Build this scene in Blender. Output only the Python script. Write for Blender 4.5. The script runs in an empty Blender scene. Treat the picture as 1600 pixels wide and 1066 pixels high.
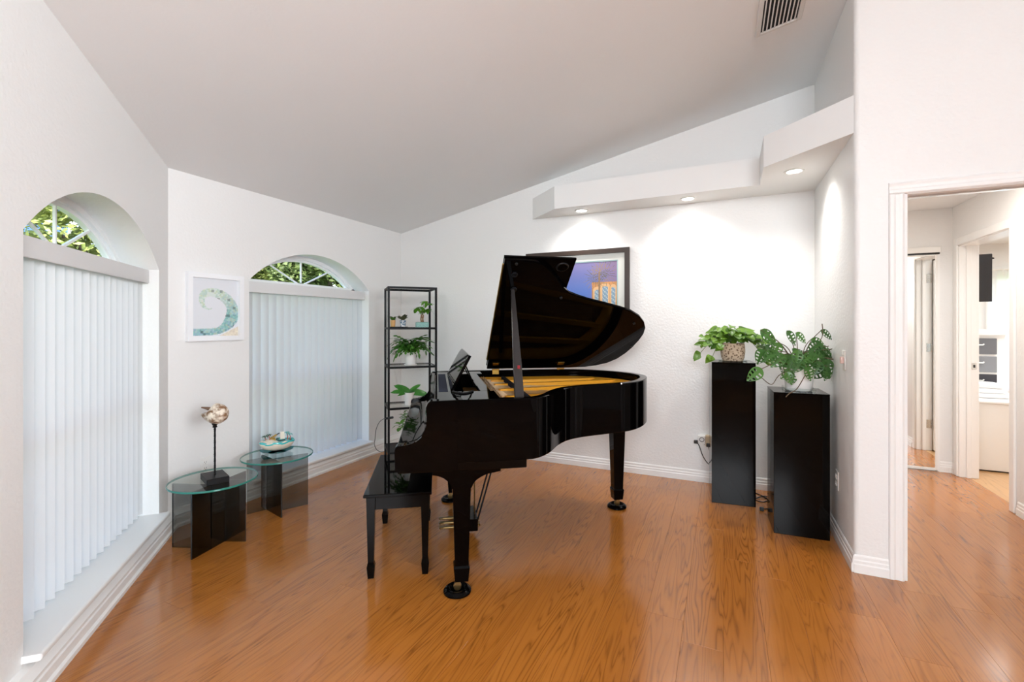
import bpy, bmesh, math, random
from mathutils import Vector, Matrix, noise
R = math.radians
PI = math.pi
scn = bpy.context.scene
C = scn.collection
random.seed(7)

# ------------------------------------------------------------------ camera
cam_d = bpy.data.cameras.new('camera')
cam = bpy.data.objects.new('camera', cam_d)
C.objects.link(cam)
cam.location = (0, 0, 1.35)
cam.rotation_euler = (R(90), 0, R(24.6))
cam_d.sensor_width = 36.0
cam_d.lens = 722.0 / 1600 * 36.0
cam_d.shift_y = -(533 - 507.5) / 1600
cam_d.clip_start = 0.05
cam_d.clip_end = 300
scn.camera = cam

# ------------------------------------------------------------------ world, sun, exposure
w = bpy.data.worlds.new('world')
scn.world = w
w.use_nodes = True
nt = w.node_tree
nt.nodes.clear()
sky = nt.nodes.new('ShaderNodeTexSky')
sky.sky_type = 'NISHITA'
sky.sun_disc = False
sky.sun_elevation = R(48)
sky.sun_rotation = R(120)
sky.air_density = 1.0
sky.dust_density = 1.5
bg = nt.nodes.new('ShaderNodeBackground')
bg.inputs['Strength'].default_value = 0.56
out = nt.nodes.new('ShaderNodeOutputWorld')
nt.links.new(sky.outputs[0], bg.inputs[0])
nt.links.new(bg.outputs[0], out.inputs[0])

def add_light(name, kind, loc, rot, energy, color=(1, 1, 1), **kw):
    d = bpy.data.lights.new(name, kind)
    d.energy = energy
    d.color = color
    for k, v in kw.items():
        setattr(d, k, v)
    o = bpy.data.objects.new(name, d)
    C.objects.link(o)
    o.location = loc
    o.rotation_euler = rot
    return o

sun = add_light('sun', 'SUN', (0, 0, 20), (R(48), 0, R(50)), 8.0, (1.0, 0.95, 0.86), angle=R(0.6))
# unseen fill panels added behind and beside the photographer to brighten the room
add_light('fill_light_rear', 'AREA', (0.3, -4.45, 2.55), (R(86), 0, R(12)), 90, (0.88, 0.94, 1.0), shape='RECTANGLE', size=3.4, size_y=1.3, spread=R(120))
add_light('fill_light_side', 'AREA', (3.9, -1.3, 2.1), (R(88), 0, R(84)), 84, (0.88, 0.94, 1.0), shape='RECTANGLE', size=3.0, size_y=1.6, spread=R(84))
add_light('hall_fill_light', 'AREA', (1.35, 4.1, 2.40), (0, 0, 0), 8, (1.0, 0.95, 0.89), shape='DISK', size=0.5)  # unseen ceiling panel added to light the hall
add_light('bedroom_fill_light', 'AREA', (3.6, 6.0, 2.38), (0, 0, 0), 48, (1.0, 0.99, 0.97), shape='RECTANGLE', size=2.0, size_y=1.8)  # extra panel under the ceiling, added for bedroom brightness

scn.view_settings.view_transform = 'Standard'
scn.view_settings.look = 'None'
scn.view_settings.gamma = 1.0
scn.view_settings.use_curve_mapping = False
scn.view_settings.exposure = 1.0
scn.cycles.max_bounces = 12
scn.cycles.diffuse_bounces = 6
scn.cycles.glossy_bounces = 6
scn.cycles.transparent_max_bounces = 24
scn.cycles.transmission_bounces = 8
scn.cycles.sample_clamp_indirect = 6.0
scn.cycles.use_denoising = True

# ------------------------------------------------------------------ materials
def mat(name, col, rough=0.5, metal=0.0, spec=0.5, coat=0.0, emit=None, estr=1.0, sheen=0.0):
    m = bpy.data.materials.new(name)
    m.use_nodes = True
    b = m.node_tree.nodes['Principled BSDF']
    b.inputs['Base Color'].default_value = (*col, 1)
    b.inputs['Roughness'].default_value = rough
    b.inputs['Metallic'].default_value = metal
    b.inputs['Specular IOR Level'].default_value = spec
    b.inputs['Coat Weight'].default_value = coat
    if emit:
        b.inputs['Emission Color'].default_value = (*emit, 1)
        b.inputs['Emission Strength'].default_value = estr
    return m

def N(m, t, **kw):
    n = m.node_tree.nodes.new(t)
    for k, v in kw.items():
        if k.startswith('i_'):
            key = k[2:]
            n.inputs[int(key) if key.isdigit() else key].default_value = v
        else:
            setattr(n, k, v)
    return n

def LK(m, a, b):
    m.node_tree.links.new(a, b)

def bsdf(m):
    return m.node_tree.nodes['Principled BSDF']

def add_bump(m, scale, strength, dist=0.004, detail=3.0, rough=0.5):
    g = N(m, 'ShaderNodeNewGeometry')
    n = N(m, 'ShaderNodeTexNoise')
    n.inputs['Scale'].default_value = scale
    n.inputs['Detail'].default_value = detail
    n.inputs['Roughness'].default_value = rough
    bp = N(m, 'ShaderNodeBump')
    bp.inputs['Strength'].default_value = strength
    bp.inputs['Distance'].default_value = dist
    LK(m, g.outputs['Position'], n.inputs['Vector'])
    LK(m, n.outputs['Fac'], bp.inputs['Height'])
    LK(m, bp.outputs['Normal'], bsdf(m).inputs['Normal'])
    return n

def noise_mix(m, c1, c2, scale, detail=3.0, lo=0.35, hi=0.65, obj=True):
    tc = N(m, 'ShaderNodeTexCoord')
    n = N(m, 'ShaderNodeTexNoise')
    n.inputs['Scale'].default_value = scale
    n.inputs['Detail'].default_value = detail
    r = N(m, 'ShaderNodeValToRGB')
    r.color_ramp.elements[0].position = lo
    r.color_ramp.elements[0].color = (*c1, 1)
    r.color_ramp.elements[1].position = hi
    r.color_ramp.elements[1].color = (*c2, 1)
    LK(m, tc.outputs['Object'], n.inputs['Vector'])
    LK(m, n.outputs['Fac'], r.inputs['Fac'])
    LK(m, r.outputs['Color'], bsdf(m).inputs['Base Color'])
    return n

M = {}
M['wall'] = mat('wall_paint', (0.815, 0.812, 0.80), 0.42, spec=0.35)
add_bump(M['wall'], 55.0, 0.32, 0.006, 2.0)
M['ceiling'] = mat('ceiling_paint', (0.85, 0.862, 0.865), 0.9, spec=0.1)
add_bump(M['ceiling'], 60.0, 0.15, 0.004, 2.0)
M['soffit'] = mat('soffit_paint', (0.84, 0.84, 0.83), 0.7, spec=0.2)
M['trim'] = mat('trim_paint', (0.86, 0.855, 0.84), 0.28, spec=0.4)
M['sill'] = mat('sill_paint', (0.83, 0.83, 0.82), 0.3, spec=0.4)
M['vinyl'] = mat('white_vinyl', (0.85, 0.85, 0.85), 0.35)
M['valance'] = mat('valance_vinyl', (0.72, 0.72, 0.72), 0.45)
M['black'] = mat('black_piano_lacquer', (0.0012, 0.0009, 0.0009), 0.03, spec=0.08)
M['black2'] = mat('black_satin_lacquer', (0.0022, 0.0015, 0.0012), 0.10, spec=0.09)
M['pedestal'] = mat('pedestal_black_laminate', (0.0016, 0.0011, 0.0008), 0.06, spec=0.10)
M['metal_black'] = mat('black_steel', (0.006, 0.006, 0.007), 0.42, spec=0.18)
M['stick'] = mat('black_lacquer_sheen', (0.03, 0.027, 0.027), 0.22, spec=0.35)  # black lacquer; ceiling reflection put in as a greyer base colour
M['iron'] = mat('gold_iron_plate', (0.80, 0.37, 0.025), 0.36, metal=0.12)
M['soundboard'] = mat('soundboard_spruce', (0.55, 0.29, 0.08), 0.4)
noise_mix(M['soundboard'], (0.48, 0.24, 0.06), (0.62, 0.34, 0.10), 12)
M['string'] = mat('string_steel', (0.45, 0.38, 0.28), 0.35, metal=1.0)
M['felt'] = mat('dark_felt', (0.012, 0.012, 0.016), 0.95, spec=0.1)
M['navy'] = mat('navy_matte', (0.02, 0.024, 0.045), 0.8, spec=0.2)
M['redfelt'] = mat('red_felt', (0.22, 0.01, 0.015), 0.9)
M['brass'] = mat('brass', (0.62, 0.38, 0.09), 0.28, metal=1.0)
M['chrome'] = mat('brushed_nickel', (0.62, 0.60, 0.57), 0.25, metal=1.0)
M['steel'] = mat('polished_steel', (0.72, 0.72, 0.72), 0.12, metal=1.0)
M['plastic_w'] = mat('white_plastic', (0.82, 0.81, 0.78), 0.4)
M['plastic_t'] = mat('tan_plastic', (0.55, 0.43, 0.28), 0.45)
M['plastic_b'] = mat('black_plastic', (0.012, 0.012, 0.012), 0.5)
M['plastic_p'] = mat('pinkish_plastic', (0.70, 0.48, 0.42), 0.45)
M['pot_w'] = mat('white_glazed_pot', (0.84, 0.83, 0.81), 0.3)
M['soil'] = mat('potting_soil', (0.035, 0.022, 0.014), 0.95)
M['frame_w'] = mat('white_frame', (0.86, 0.87, 0.89), 0.35)
M['frame_b'] = mat('dark_brown_frame', (0.035, 0.022, 0.016), 0.35)
M['mat_board'] = mat('white_mat_board', (0.84, 0.82, 0.78), 0.8)
M['mat_blue'] = mat('pale_blue_mat_edge', (0.42, 0.58, 0.60), 0.8)
M['lens'] = mat('downlight_lens', (1, 1, 1), 0.5, emit=(1.0, 0.97, 0.92), estr=9.0)
M['vent'] = mat('vent_paint', (0.72, 0.71, 0.68), 0.4)
M['dark'] = mat('vent_dark_duct', (0.008, 0.008, 0.008), 0.9)
M['grey1'] = mat('grey_drawer_mid', (0.15, 0.155, 0.17), 0.5)
M['grey2'] = mat('grey_drawer_light', (0.24, 0.25, 0.27), 0.5)
M['grey3'] = mat('grey_drawer_dark', (0.04, 0.04, 0.05), 0.5)
M['screen'] = mat('television_black', (0.01, 0.01, 0.011), 0.2)
M['linen'] = mat('white_linen', (0.85, 0.85, 0.86), 0.9)
M['amber'] = mat('amber_glass', (0.7, 0.28, 0.04), 0.25)
M['mirror'] = mat('mirror_glass', (0.92, 0.93, 0.92), 0.01, metal=1.0)
M['stem'] = mat('green_stem', (0.12, 0.16, 0.04), 0.55)
M['stem_d'] = mat('brown_green_vine', (0.10, 0.07, 0.035), 0.6)
M['bark'] = mat('tan_bark', (0.30, 0.19, 0.11), 0.8)
M['tree_bark'] = mat('tree_bark', (0.10, 0.07, 0.05), 0.9)
noise_mix(M['tree_bark'], (0.06, 0.045, 0.03), (0.16, 0.12, 0.09), 20)
M['teal_glaze'] = mat('teal_ceramic', (0.10, 0.36, 0.33), 0.35)
M['orange_glaze'] = mat('orange_ceramic', (0.75, 0.42, 0.16), 0.4)
M['cream'] = mat('cream_ceramic', (0.74, 0.64, 0.52), 0.4)
M['turq'] = mat('turquoise_resin', (0.05, 0.45, 0.45), 0.15)
M['teal_dish'] = mat('teal_dish_glass', (0.01, 0.33, 0.36), 0.15)
M['brass_dull'] = mat('dull_brass', (0.30, 0.20, 0.08), 0.35, metal=1.0)
M['palm'] = mat('miniature_palm_green', (0.03, 0.09, 0.05), 0.6)
M['sail'] = mat('pale_cloth', (0.78, 0.70, 0.58), 0.8)
M['hut'] = mat('ochre_thatch', (0.42, 0.26, 0.05), 0.8)
M['coral'] = mat('coral_red', (0.45, 0.12, 0.08), 0.6)
M['cord'] = mat('dark_cord', (0.02, 0.018, 0.016), 0.6)
M['cord_g'] = mat('grey_cord', (0.10, 0.10, 0.10), 0.6)
M['siding'] = mat('blue_siding', (0.10, 0.20, 0.42), 0.7)
M['roofing'] = mat('grey_shingle_roof', (0.16, 0.16, 0.17), 0.9)

def leaf_mat(name, dark, light, rough=0.4, trans=0.25):
    m = mat(name, dark, rough, spec=0.45)
    oi = N(m, 'ShaderNodeObjectInfo')
    r = N(m, 'ShaderNodeValToRGB')
    r.color_ramp.elements[0].color = (*dark, 1)
    r.color_ramp.elements[1].color = (*light, 1)
    tc = N(m, 'ShaderNodeTexCoord')
    n = N(m, 'ShaderNodeTexNoise')
    n.inputs['Scale'].default_value = 14
    ad = N(m, 'ShaderNodeMath', operation='MULTIPLY_ADD')
    ad.inputs[1].default_value = 0.7
    mu = N(m, 'ShaderNodeMath', operation='MULTIPLY_ADD')
    mu.inputs[1].default_value = 0.9
    mu.inputs[2].default_value = -0.28
    LK(m, tc.outputs['Object'], n.inputs['Vector'])
    LK(m, n.outputs['Fac'], mu.inputs[0])
    LK(m, oi.outputs['Random'], ad.inputs[0])
    LK(m, mu.outputs[0], ad.inputs[2])
    LK(m, ad.outputs[0], r.inputs['Fac'])
    LK(m, r.outputs['Color'], bsdf(m).inputs['Base Color'])
    if trans:
        tr = N(m, 'ShaderNodeBsdfTranslucent')
        LK(m, r.outputs['Color'], tr.inputs['Color'])
        mx = N(m, 'ShaderNodeMixShader')
        mx.inputs[0].default_value = trans
        o = m.node_tree.nodes['Material Output']
        LK(m, bsdf(m).outputs[0], mx.inputs[1])
        LK(m, tr.outputs[0], mx.inputs[2])
        LK(m, mx.outputs[0], o.inputs['Surface'])
    return m

M['leaf_pothos'] = leaf_mat('pothos_leaf', (0.022, 0.085, 0.010), (0.17, 0.33, 0.025), 0.35)
M['leaf_monstera'] = leaf_mat('monstera_leaf', (0.014, 0.060, 0.013), (0.095, 0.24, 0.045), 0.3)
M['leaf_cactus'] = leaf_mat('holiday_cactus_frond', (0.018, 0.08, 0.012), (0.08, 0.25, 0.025), 0.4, 0.1)
M['leaf_orchid'] = leaf_mat('orchid_leaf', (0.02, 0.13, 0.02), (0.07, 0.28, 0.04), 0.3, 0.1)
M['leaf_money'] = leaf_mat('money_tree_leaf', (0.04, 0.19, 0.012), (0.16, 0.42, 0.03), 0.4)
M['leaf_purple'] = leaf_mat('purple_green_leaf', (0.05, 0.06, 0.035), (0.12, 0.13, 0.06), 0.5, 0.0)
M['leaf_fern'] = leaf_mat('trailing_leaf', (0.035, 0.14, 0.025), (0.16, 0.38, 0.06), 0.4)
M['crown_light'] = leaf_mat('sunlit_tree_leaf', (0.10, 0.14, 0.03), (0.46, 0.50, 0.17), 0.6, 0.35)
M['crown_dark'] = leaf_mat('oak_leaf', (0.018, 0.035, 0.014), (0.20, 0.26, 0.07), 0.6, 0.3)
M['grass'] = mat('lawn_grass', (0.10, 0.16, 0.04), 0.9)
noise_mix(M['grass'], (0.06, 0.11, 0.025), (0.17, 0.24, 0.07), 6, 6)

def glass_mat(name, tint, refl=1.0, ior=1.5):
    """thin architectural glass: tinted see-through plus a Fresnel mirror reflection"""
    m = bpy.data.materials.new(name)
    m.use_nodes = True
    m.node_tree.nodes.clear()
    t = N(m, 'ShaderNodeBsdfTransparent')
    t.inputs['Color'].default_value = (*tint, 1)
    g = N(m, 'ShaderNodeBsdfGlossy')
    g.inputs['Roughness'].default_value = 0.01
    f = N(m, 'ShaderNodeFresnel')
    f.inputs['IOR'].default_value = ior
    mu = N(m, 'ShaderNodeMath', operation='MULTIPLY')
    mu.inputs[1].default_value = refl
    mx = N(m, 'ShaderNodeMixShader')
    o = N(m, 'ShaderNodeOutputMaterial')
    gm = N(m, 'ShaderNodeNewGeometry')
    inv = N(m, 'ShaderNodeMath', operation='SUBTRACT')
    inv.inputs[0].default_value = 1.0
    m2 = N(m, 'ShaderNodeMath', operation='MULTIPLY')
    LK(m, gm.outputs['Backfacing'], inv.inputs[1])
    LK(m, f.outputs[0], mu.inputs[0])
    LK(m, mu.outputs[0], m2.inputs[0])
    LK(m, inv.outputs[0], m2.inputs[1])
    LK(m, m2.outputs[0], mx.inputs[0])
    LK(m, t.outputs[0], mx.inputs[1])
    LK(m, g.outputs[0], mx.inputs[2])
    LK(m, mx.outputs[0], o.inputs['Surface'])
    return m
M['pane'] = glass_mat('window_glass', (0.95, 0.97, 0.96), 0.6)
M['glass_top'] = glass_mat('table_glass', (0.90, 0.95, 0.93), 1.0)
M['glass_clear'] = glass_mat('clear_glass', (0.93, 0.95, 0.94), 1.0)
M['glass_smoke'] = glass_mat('smoked_glass', (0.56, 0.57, 0.56), 1.0)
M['glass_edge'] = mat('green_glass_edge', (0.03, 0.20, 0.16), 0.1)
M['glass_smoke_shaded'] = glass_mat('smoked_glass_shaded', (0.22, 0.225, 0.22), 1.0)  # same smoked glass; its darker look at a slant is put into the tint
M['glass_teal'] = glass_mat('teal_glass', (0.10, 0.55, 0.58), 1.0)
M['smoke_edge'] = mat('dark_glass_edge', (0.02, 0.022, 0.022), 0.1)

def slat_mat():
    m = mat('vinyl_slat', (0.68, 0.68, 0.685), 0.5, spec=0.3)
    tr = N(m, 'ShaderNodeBsdfTranslucent')
    tr.inputs['Color'].default_value = (0.80, 0.80, 0.80, 1)
    mx = N(m, 'ShaderNodeMixShader')
    mx.inputs[0].default_value = 0.32
    o = m.node_tree.nodes['Material Output']
    LK(m, bsdf(m).outputs[0], mx.inputs[1])
    LK(m, tr.outputs[0], mx.inputs[2])
    LK(m, mx.outputs[0], o.inputs['Surface'])
    return m
M['slat'] = slat_mat()

def sheer_mat():
    m = mat('sheer_curtain', (0.9, 0.9, 0.9), 0.8)
    tr = N(m, 'ShaderNodeBsdfTranslucent')
    tr.inputs['Color'].default_value = (0.95, 0.95, 0.95, 1)
    mx = N(m, 'ShaderNodeMixShader')
    mx.inputs[0].default_value = 0.6
    o = m.node_tree.nodes['Material Output']
    LK(m, bsdf(m).outputs[0], mx.inputs[1])
    LK(m, tr.outputs[0], mx.inputs[2])
    LK(m, mx.outputs[0], o.inputs['Surface'])
    return m
M['sheer'] = sheer_mat()

def floor_mat(name, light, mid, dark, rough=0.2):
    """oak laminate: cathedral grain from contour lines of stretched noise, different on every plank"""
    m = mat(name, mid, rough, spec=0.5)
    bsdf(m).inputs['Coat Weight'].default_value = 0.35
    bsdf(m).inputs['Coat Roughness'].default_value = 0.12
    g = N(m, 'ShaderNodeNewGeometry')
    oi = N(m, 'ShaderNodeObjectInfo')
    sep = N(m, 'ShaderNodeSeparateXYZ')
    LK(m, g.outputs['Position'], sep.inputs[0])
    def math_(op, a, b=None, c=None):
        n = N(m, 'ShaderNodeMath', operation=op)
        for i, v in enumerate((a, b, c)):
            if v is None:
                continue
            if isinstance(v, (int, float)):
                n.inputs[i].default_value = v
            else:
                LK(m, v, n.inputs[i])
        return n.outputs[0]
    rx = math_('MULTIPLY', oi.outputs['Random'], 37.0)
    def stretched(sx, sy, scale, detail, rg=0.5, dist=0.0):
        cx = N(m, 'ShaderNodeCombineXYZ')
        LK(m, math_('MULTIPLY', sep.outputs['X'], sx), cx.inputs[0])
        LK(m, math_('MULTIPLY', sep.outputs['Y'], sy), cx.inputs[1])
        LK(m, rx, cx.inputs[2])
        n = N(m, 'ShaderNodeTexNoise')
        n.inputs['Scale'].default_value = scale
        n.inputs['Detail'].default_value = detail
        n.inputs['Roughness'].default_value = rg
        n.inputs['Distortion'].default_value = dist
        LK(m, cx.outputs[0], n.inputs['Vector'])
        return n.outputs['Fac']
    big = stretched(8.0, 0.50, 1.0, 3.0, 0.45, 0.22)
    rings = math_('PINGPONG', math_('MULTIPLY', big, 24.0), 0.5)
    rings = math_('MULTIPLY', rings, 2.0)
    fine = stretched(95.0, 3.2, 1.0, 3.0, 0.6)
    blot = stretched(1.6, 0.5, 1.0, 1.0)
    rr = N(m, 'ShaderNodeValToRGB')
    rr.color_ramp.elements[0].position = 0.0
    rr.color_ramp.elements[0].color = (1, 1, 1, 1)
    rr.color_ramp.elements[1].position = 0.55
    rr.color_ramp.elements[1].color = (0, 0, 0, 1)
    e = rr.color_ramp.elements.new(0.16)
    e.color = (0.50, 0.50, 0.50, 1)
    LK(m, rings, rr.inputs['Fac'])
    mk_ = N(m, 'ShaderNodeMapRange')
    mk_.inputs['From Min'].default_value = 0.38
    mk_.inputs['From Max'].default_value = 0.62
    mk_.inputs['To Min'].default_value = 0.42
    mk_.inputs['To Max'].default_value = 1.0
    LK(m, stretched(5.0, 0.7, 1.0, 1.0), mk_.inputs['Value'])
    rcol = math_('MULTIPLY', rr.outputs['Color'], mk_.outputs[0])
    amt = math_('MULTIPLY', rcol, math_('MULTIPLY_ADD', fine, 1.0, 0.2))
    base = N(m, 'ShaderNodeMix', data_type='RGBA')
    base.inputs['A'].default_value = (*mid, 1)
    base.inputs['B'].default_value = (*light, 1)
    v = math_('MULTIPLY_ADD', blot, 1.0, math_('MULTIPLY_ADD', oi.outputs['Random'], 0.18, -0.1))
    v = math_('ADD', v, math_('MULTIPLY_ADD', fine, 0.6, -0.3))
    cl = N(m, 'ShaderNodeClamp')
    LK(m, v, cl.inputs[0])
    LK(m, cl.outputs[0], base.inputs['Factor'])
    fin = N(m, 'ShaderNodeMix', data_type='RGBA')
    LK(m, math_('MULTIPLY', amt, 0.92), fin.inputs['Factor'])
    LK(m, base.outputs['Result'], fin.inputs['A'])
    fin.inputs['B'].default_value = (*dark, 1)
    LK(m, fin.outputs['Result'], bsdf(m).inputs['Base Color'])
    bp = N(m, 'ShaderNodeBump')
    bp.inputs['Strength'].default_value = 0.04
    bp.inputs['Distance'].default_value = 0.001
    LK(m, fine, bp.inputs['Height'])
    LK(m, bp.outputs['Normal'], bsdf(m).inputs['Normal'])
    return m
M['floor'] = floor_mat('oak_laminate', (0.50, 0.185, 0.032), (0.36, 0.118, 0.015), (0.11, 0.030, 0.005), 0.2)
M['floor2'] = floor_mat('pale_laminate', (0.62, 0.36, 0.16), (0.56, 0.32, 0.14), (0.38, 0.2, 0.08), 0.3)

def vcol_mat(name, rough=0.6):
    m = mat(name, (1, 1, 1), rough)
    a = N(m, 'ShaderNodeVertexColor')
    a.layer_name = 'col'
    LK(m, a.outputs['Color'], bsdf(m).inputs['Base Color'])
    return m
M['print_wave'] = vcol_mat('mosaic_wave_print', 0.45)
M['print_dusk'] = vcol_mat('dusk_photo_print', 0.35)

def woven_mat():
    m = mat('woven_seagrass', (0.45, 0.32, 0.2), 0.85)
    tc = N(m, 'ShaderNodeTexCoord')
    v = N(m, 'ShaderNodeTexVoronoi')
    v.inputs['Scale'].default_value = 60
    r = N(m, 'ShaderNodeValToRGB')
    r.color_ramp.elements[0].position = 0.25
    r.color_ramp.elements[0].color = (0.16, 0.09, 0.05, 1)
    r.color_ramp.elements[1].position = 0.5
    r.color_ramp.elements[1].color = (0.62, 0.48, 0.34, 1)
    LK(m, tc.outputs['Object'], v.inputs['Vector'])
    LK(m, v.outputs['Distance'], r.inputs['Fac'])
    LK(m, r.outputs['Color'], bsdf(m).inputs['Base Color'])
    return m
M['woven'] = woven_mat()

M['shell'] = mat('speckled_shell', (0.7, 0.6, 0.5), 0.5)
_n = noise_mix(M['shell'], (0.22, 0.11, 0.05), (0.78, 0.68, 0.56), 34, 6, 0.38, 0.58)
M['spire'] = mat('dark_shell_tip', (0.16, 0.08, 0.04), 0.5)
M['patterned'] = mat('blue_white_ceramic', (0.7, 0.74, 0.78), 0.35)
noise_mix(M['patterned'], (0.16, 0.26, 0.36), (0.80, 0.82, 0.84), 60, 2, 0.45, 0.52)
def trellis_mat():
    m = mat('teal_trellis_ceramic', (0.12, 0.42, 0.38), 0.35)
    tc = N(m, 'ShaderNodeTexCoord')
    mp = N(m, 'ShaderNodeMapping')
    mp.inputs['Rotation'].default_value = (0, R(45), 0)
    mp.inputs['Scale'].default_value = (38, 38, 38)
    ck = N(m, 'ShaderNodeTexBrick')
    ck.offset = 0.0
    ck.inputs['Color1'].default_value = (0.10, 0.40, 0.36, 1)
    ck.inputs['Color2'].default_value = (0.12, 0.42, 0.38, 1)
    ck.inputs['Mortar'].default_value = (0.55, 0.72, 0.68, 1)
    ck.inputs['Brick Width'].default_value = 0.5
    ck.inputs['Row Height'].default_value = 0.5
    ck.inputs['Mortar Size'].default_value = 0.06
    sw = N(m, 'ShaderNodeSeparateXYZ')
    cb = N(m, 'ShaderNodeCombineXYZ')
    LK(m, tc.outputs['Object'], mp.inputs['Vector'])
    LK(m, mp.outputs[0], sw.inputs[0])
    LK(m, sw.outputs['X'], cb.inputs[0])
    LK(m, sw.outputs['Z'], cb.inputs[1])
    LK(m, cb.outputs[0], ck.inputs['Vector'])
    LK(m, ck.outputs['Color'], bsdf(m).inputs['Base Color'])
    return m
M['trellis'] = trellis_mat()

# ------------------------------------------------------------------ mesh helpers
def tag(o, label=None, cat=None, group=None, kind=None):
    if label: o['label'] = label
    if cat: o['category'] = cat
    if group: o['group'] = group
    if kind: o['kind'] = kind
    return o

def thing(name, label, cat, loc=(0, 0, 0), rz=0.0, group=None):
    o = bpy.data.objects.new(name, None)
    o.empty_display_size = 0.1
    C.objects.link(o)
    o.location = loc
    o.rotation_euler = (0, 0, rz)
    return tag(o, label, cat, group)

def obj(name, bm, m, parent=None, smooth=None):
    me = bpy.data.meshes.new(name)
    bm.normal_update()
    bm.to_mesh(me)
    bm.free()
    mats = m if isinstance(m, (list, tuple)) else [m]
    for mm in mats:
        me.materials.append(mm)
    if smooth is not None:
        for p in me.polygons:
            p.use_smooth = True
        me.set_sharp_from_angle(angle=R(smooth))
    o = bpy.data.objects.new(name, me)
    C.objects.link(o)
    if parent is not None:
        o.parent = parent
    return o

def inst(name, src, parent, mtx):
    o = src.copy() if not isinstance(src, bpy.types.Mesh) else bpy.data.objects.new(name, src)
    o.name = name
    C.objects.link(o)
    o.parent = parent
    o.matrix_basis = mtx
    return o

def structure(name, bm, m, label=None, parent=None, smooth=None):
    o = obj(name, bm, m, parent, smooth)
    if parent is None:
        o['kind'] = 'structure'
    if label: o['label'] = label
    return o

def B():
    return bmesh.new()

def box(bm, x0, x1, y0, y1, z0, z1, bev=0.0, seg=1, mtx=None, mi=0):
    vs = [bm.verts.new((x, y, z)) for z in (z0, z1) for y in (y0, y1) for x in (x0, x1)]
    idx = [(0, 2, 3, 1), (4, 5, 7, 6), (0, 1, 5, 4), (2, 6, 7, 3), (0, 4, 6, 2), (1, 3, 7, 5)]
    fs = [bm.faces.new([vs[i] for i in q]) for q in idx]
    for f in fs: f.material_index = mi
    geo = vs
    if bev > 0:
        es = list({e for f in fs for e in f.edges})
        r = bmesh.ops.bevel(bm, geom=es, offset=bev, segments=seg, profile=0.5, affect='EDGES')
        geo = list({v for f in r['faces'] for v in f.verts} | {v for v in vs if v.is_valid})
    if mtx is not None:
        bmesh.ops.transform(bm, matrix=mtx, verts=geo)
    return geo

def prism(bm, pts, z0, z1, mtx=None, bev=0.0, mi=0, axis='z'):
    """extrude a 2D polygon; axis z: (x,y) up, axis y: (x,z) along y, axis x: (y,z) along x. z0/z1 may be callables of (x,y)"""
    def P(p, h):
        if axis == 'z': return (p[0], p[1], h(p) if callable(h) else h)
        if axis == 'y': return (p[0], h, p[1])
        return (h, p[0], p[1])
    a = [bm.verts.new(P(p, z0)) for p in pts]
    b = [bm.verts.new(P(p, z1)) for p in pts]
    n = len(pts)
    fs = [bm.faces.new(list(reversed(a))), bm.faces.new(b)]
    for i in range(n):
        fs.append(bm.faces.new((a[i], a[(i + 1) % n], b[(i + 1) % n], b[i])))
    for f in fs: f.material_index = mi
    geo = a + b
    if bev > 0:
        es = list({e for f in fs[:2] for e in f.edges})
        r = bmesh.ops.bevel(bm, geom=es, offset=bev, segments=2, profile=0.5, affect='EDGES')
        geo = list({v for f in r['faces'] for v in f.verts} | {v for v in geo if v.is_valid})
    bmesh.ops.recalc_face_normals(bm, faces=list({f for v in geo for f in v.link_faces}))
    if mtx is not None:
        bmesh.ops.transform(bm, matrix=mtx, verts=geo)
    return geo

def lathe(bm, prof, n=24, loc=(0, 0, 0), mtx=None, closed=True):
    rings = []
    for r, z in prof:
        if r < 1e-6:
            rings.append([bm.verts.new((loc[0], loc[1], loc[2] + z))])
        else:
            rings.append([bm.verts.new((loc[0] + r * math.cos(2 * PI * k / n), loc[1] + r * math.sin(2 * PI * k / n), loc[2] + z)) for k in range(n)])
    for a, b in zip(rings, rings[1:]):
        if len(a) == 1 and len(b) == 1: continue
        for k in range(n):
            k2 = (k + 1) % n
            if len(a) == 1: bm.faces.new((a[0], b[k2], b[k]))
            elif len(b) == 1: bm.faces.new((a[k], a[k2], b[0]))
            else: bm.faces.new((a[k], a[k2], b[k2], b[k]))
    if closed:
        if len(rings[0]) > 1: bm.faces.new(list(reversed(rings[0])))
        if len(rings[-1]) > 1: bm.faces.new(rings[-1])
    vs = [v for r in rings for v in r]
    bmesh.ops.recalc_face_normals(bm, faces=list({f for v in vs for f in v.link_faces}))
    if mtx is not None:
        bmesh.ops.transform(bm, matrix=mtx, verts=vs)
    return vs

def tube(bm, pts, r, n=8, cap=True, taper=None):
    pts = [Vector(p) for p in pts]
    rings = []
    up = Vector((0, 0, 1))
    prev = None
    for i, p in enumerate(pts):
        if i == 0: t = pts[1] - p
        elif i == len(pts) - 1: t = p - pts[i - 1]
        else: t = pts[i + 1] - pts[i - 1]
        t.normalize()
        a = prev if prev is not None else (up if abs(t.z) < 0.9 else Vector((1, 0, 0)))
        s = t.cross(a)
        if s.length < 1e-5: s = t.cross(Vector((0.3, 1, 0.2)))
        s.normalize()
        u = s.cross(t).normalized()
        prev = u
        rr = r if taper is None else r * (1 + (taper - 1) * i / (len(pts) - 1))
        rings.append([bm.verts.new(p + (s * math.cos(2 * PI * k / n) + u * math.sin(2 * PI * k / n)) * rr) for k in range(n)])
    for a, b in zip(rings, rings[1:]):
        for k in range(n):
            bm.faces.new((a[k], b[k], b[(k + 1) % n], a[(k + 1) % n]))
    if cap:
        bm.faces.new(rings[0])
        bm.faces.new(list(reversed(rings[-1])))
    vs = [v for q in rings for v in q]
    bmesh.ops.recalc_face_normals(bm, faces=list({f for v in vs for f in v.link_faces}))
    return vs

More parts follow.
